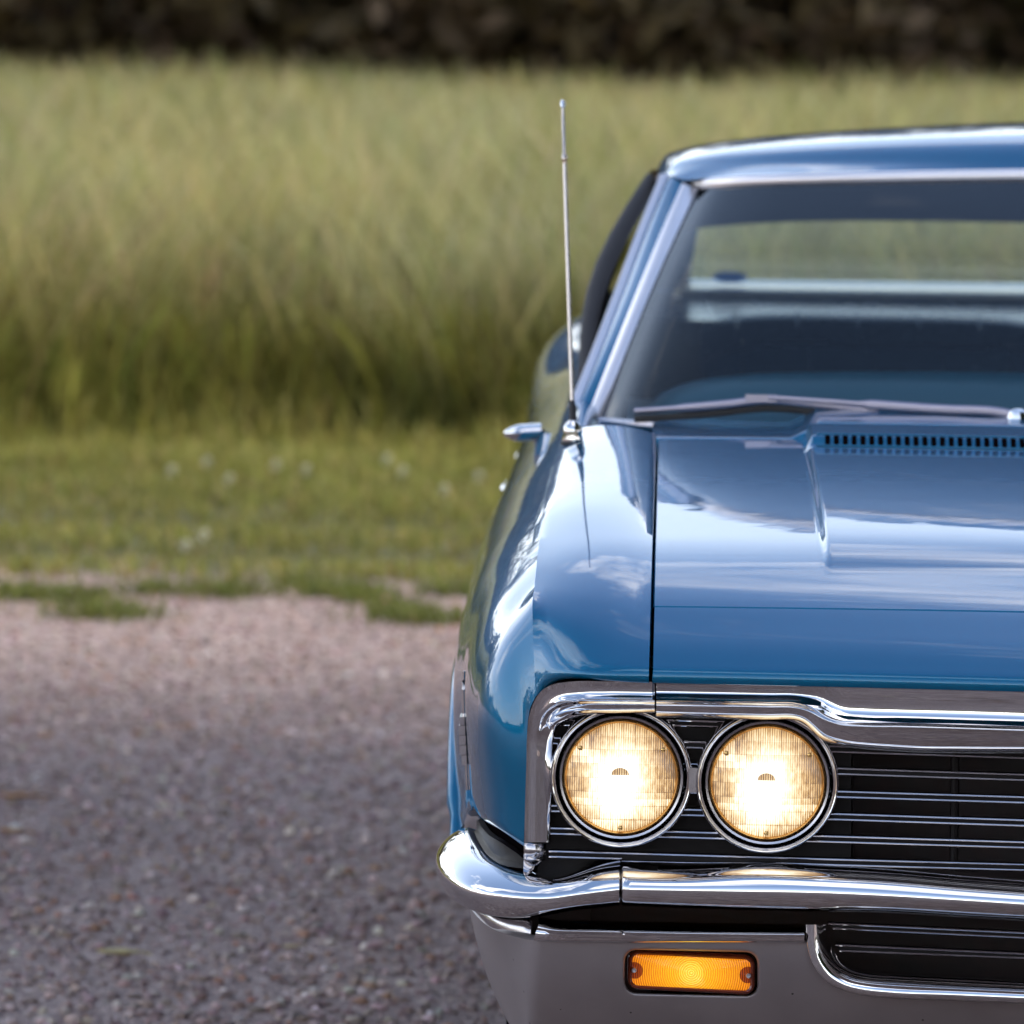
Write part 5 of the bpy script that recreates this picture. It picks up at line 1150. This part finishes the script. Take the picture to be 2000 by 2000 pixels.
def tree(x0, y0, H, Rr, cols, label, seed, low=0.12, group='trees along the far edge of the meadow'):
    r = np.random.default_rng(seed); z0 = float(ground_z(x0, y0)) - 0.05; o = empty('tree', (x0, y0, z0), label, 'tree', group)
    m_ = MB(); lean = r.normal(0, 0.25, 2); tp = np.array([lean[0], lean[1], H * 0.8]); pts = [np.array([0, 0, 0]), np.array([lean[0] * 0.2, lean[1] * 0.2, H * 0.2]), np.array([lean[0] * 0.6, lean[1] * 0.6, H * 0.5]), tp]; m_.tube(crv(pts, 12), np.linspace(0.022 * H, 0.006 * H, 12), 10)
    cs = []; rs = []
    for k in range(26):
        hz = H * (low + (0.95 - low) * (k + r.uniform(0, 1)) / 26); prof = math.sin(math.pi * min(0.98, max(0.12, (hz / H) ** 0.8))) ** 0.6; a_ = r.uniform(0, 6.28); q = Rr * prof * r.uniform(0.3, 0.95); c0 = np.array([math.cos(a_) * q, math.sin(a_) * q, hz]); cs.append(c0); rs.append(Rr * r.uniform(0.26, 0.44))
        st = np.array([lean[0] * hz / H, lean[1] * hz / H, hz * 0.8]); m_.tube([st, st * 0.5 + c0 * 0.5 + np.array([0, 0, 0.12]), c0], [0.006 * H, 0.004 * H, 0.0015 * H], 6)
    build('trunk', m_, M['bark'], o); V_, lp, c = leaves_cloud(np.array(cs), np.array(rs), 170, 0.16, cols, r); cr = fast('crown', V_, 4, lp, M['leaf'], c); cr.parent = o
dk = [(0.070, 0.044, 0.022), (0.076, 0.052, 0.021), (0.062, 0.037, 0.019)]; gn = [(0.078, 0.066, 0.021), (0.068, 0.052, 0.020)]
TR = [(-15.5, 62, 9, 3.0, dk, 'dark tree at the left end behind the meadow'), (-11.2, 64, 10, 3.2, gn, 'dark green tree at the top left corner behind the meadow'), (-8.0, 61.5, 8.5, 2.9, dk, 'dark brown-green tree behind the left part of the meadow'), (-4.9, 63, 9.5, 3.1, gn, 'greenish tree behind the meadow left of the antenna'), (-1.6, 61.5, 9, 3.0, dk, 'dark tree behind the meadow directly above the antenna'), (1.5, 63.5, 10, 3.2, dk, 'dark tree behind the meadow above the left side of the roof'), (4.6, 62, 9, 3.0, gn, 'dark green tree behind the meadow above the roof at right'), (8.0, 63, 9.5, 3.2, dk, 'dark tree at the right end behind the meadow')]
for i, q in enumerate(TR): tree(*q[:5], q[5], 40 + i, low=0.05)
# dense undergrowth under the trees and the distant wood all round the lot
r = np.random.default_rng(5); n = 2600; cs = np.stack([r.uniform(-24, 17, n), r.uniform(60.5, 69, n), r.uniform(0.9, 5.0, n)], 1); V_, lp, c = leaves_cloud(cs, r.uniform(0.5, 0.9, n), 26, 0.22, dk, r); u = fast('wood_undergrowth', V_, 4, lp, M['leaf'], c); tag(u, 'dense dark undergrowth at the foot of the far trees', kind='stuff')
n = 2600; a_ = r.uniform(0, 2 * math.pi, n); R_ = r.uniform(85, 105, n); xs_, ys_ = R_ * np.sin(a_), R_ * np.cos(a_); hh = 3.2 + 1.6 * np.sin(a_ * 9) + 1.1 * np.sin(a_ * 23 + 1) + 0.8 * np.sin(a_ * 51); hh = np.where(ys_ > 40, hh + 5, hh); cs = np.stack([xs_, ys_, r.uniform(0, 1, n) ** 0.8 * hh + 0.3], 1)
V_, lp, c = leaves_cloud(cs, r.uniform(1.6, 3.0, n), 60, 0.42, gn + dk, r); u = fast('distant_wood', V_, 4, lp, M['leaf'], c); tag(u, 'far-off wood ringing the meadow and the gravel lot', kind='stuff')

# tall trees added out of frame on the right to shade car and gravel
r = np.random.default_rng(77); n = 520; yy_ = r.uniform(-14, 6.9, n); xx2 = r.uniform(5.4, 8.4, n); hz_ = r.uniform(0.16, 1.0, n) * (14.0 + 1.0 * np.sin(yy_ * 0.9) + 0.8 * np.sin(yy_ * 2.3)); cs = np.stack([xx2, yy_, hz_], 1)
V_, lp, c = leaves_cloud(cs, r.uniform(0.8, 1.3, n), 190, 0.22, [(0.05, 0.06, 0.016), (0.06, 0.075, 0.02), (0.04, 0.045, 0.014)], r); u = fast('added_shade_trees', V_, 4, lp, M['leaf'], c); tag(u, 'belt of tall leafy trees added out of view to shade the lot', kind='stuff')
m_ = MB()
for k in range(9):
    x0, y0 = 6.8 + r.uniform(-0.6, 0.6), -13 + k * 2.3; m_.tube(crv([(x0, y0, -0.1), (x0 + 0.1, y0, 3.0), (x0 + r.normal(0, 0.3), y0 + r.normal(0, 0.3), 12.0)], 8), np.linspace(0.24, 0.06, 8), 9)
u = build('added_shade_trunks', m_, M['bark']); tag(u, 'trunks of the tree belt added out of view for shade', kind='stuff')
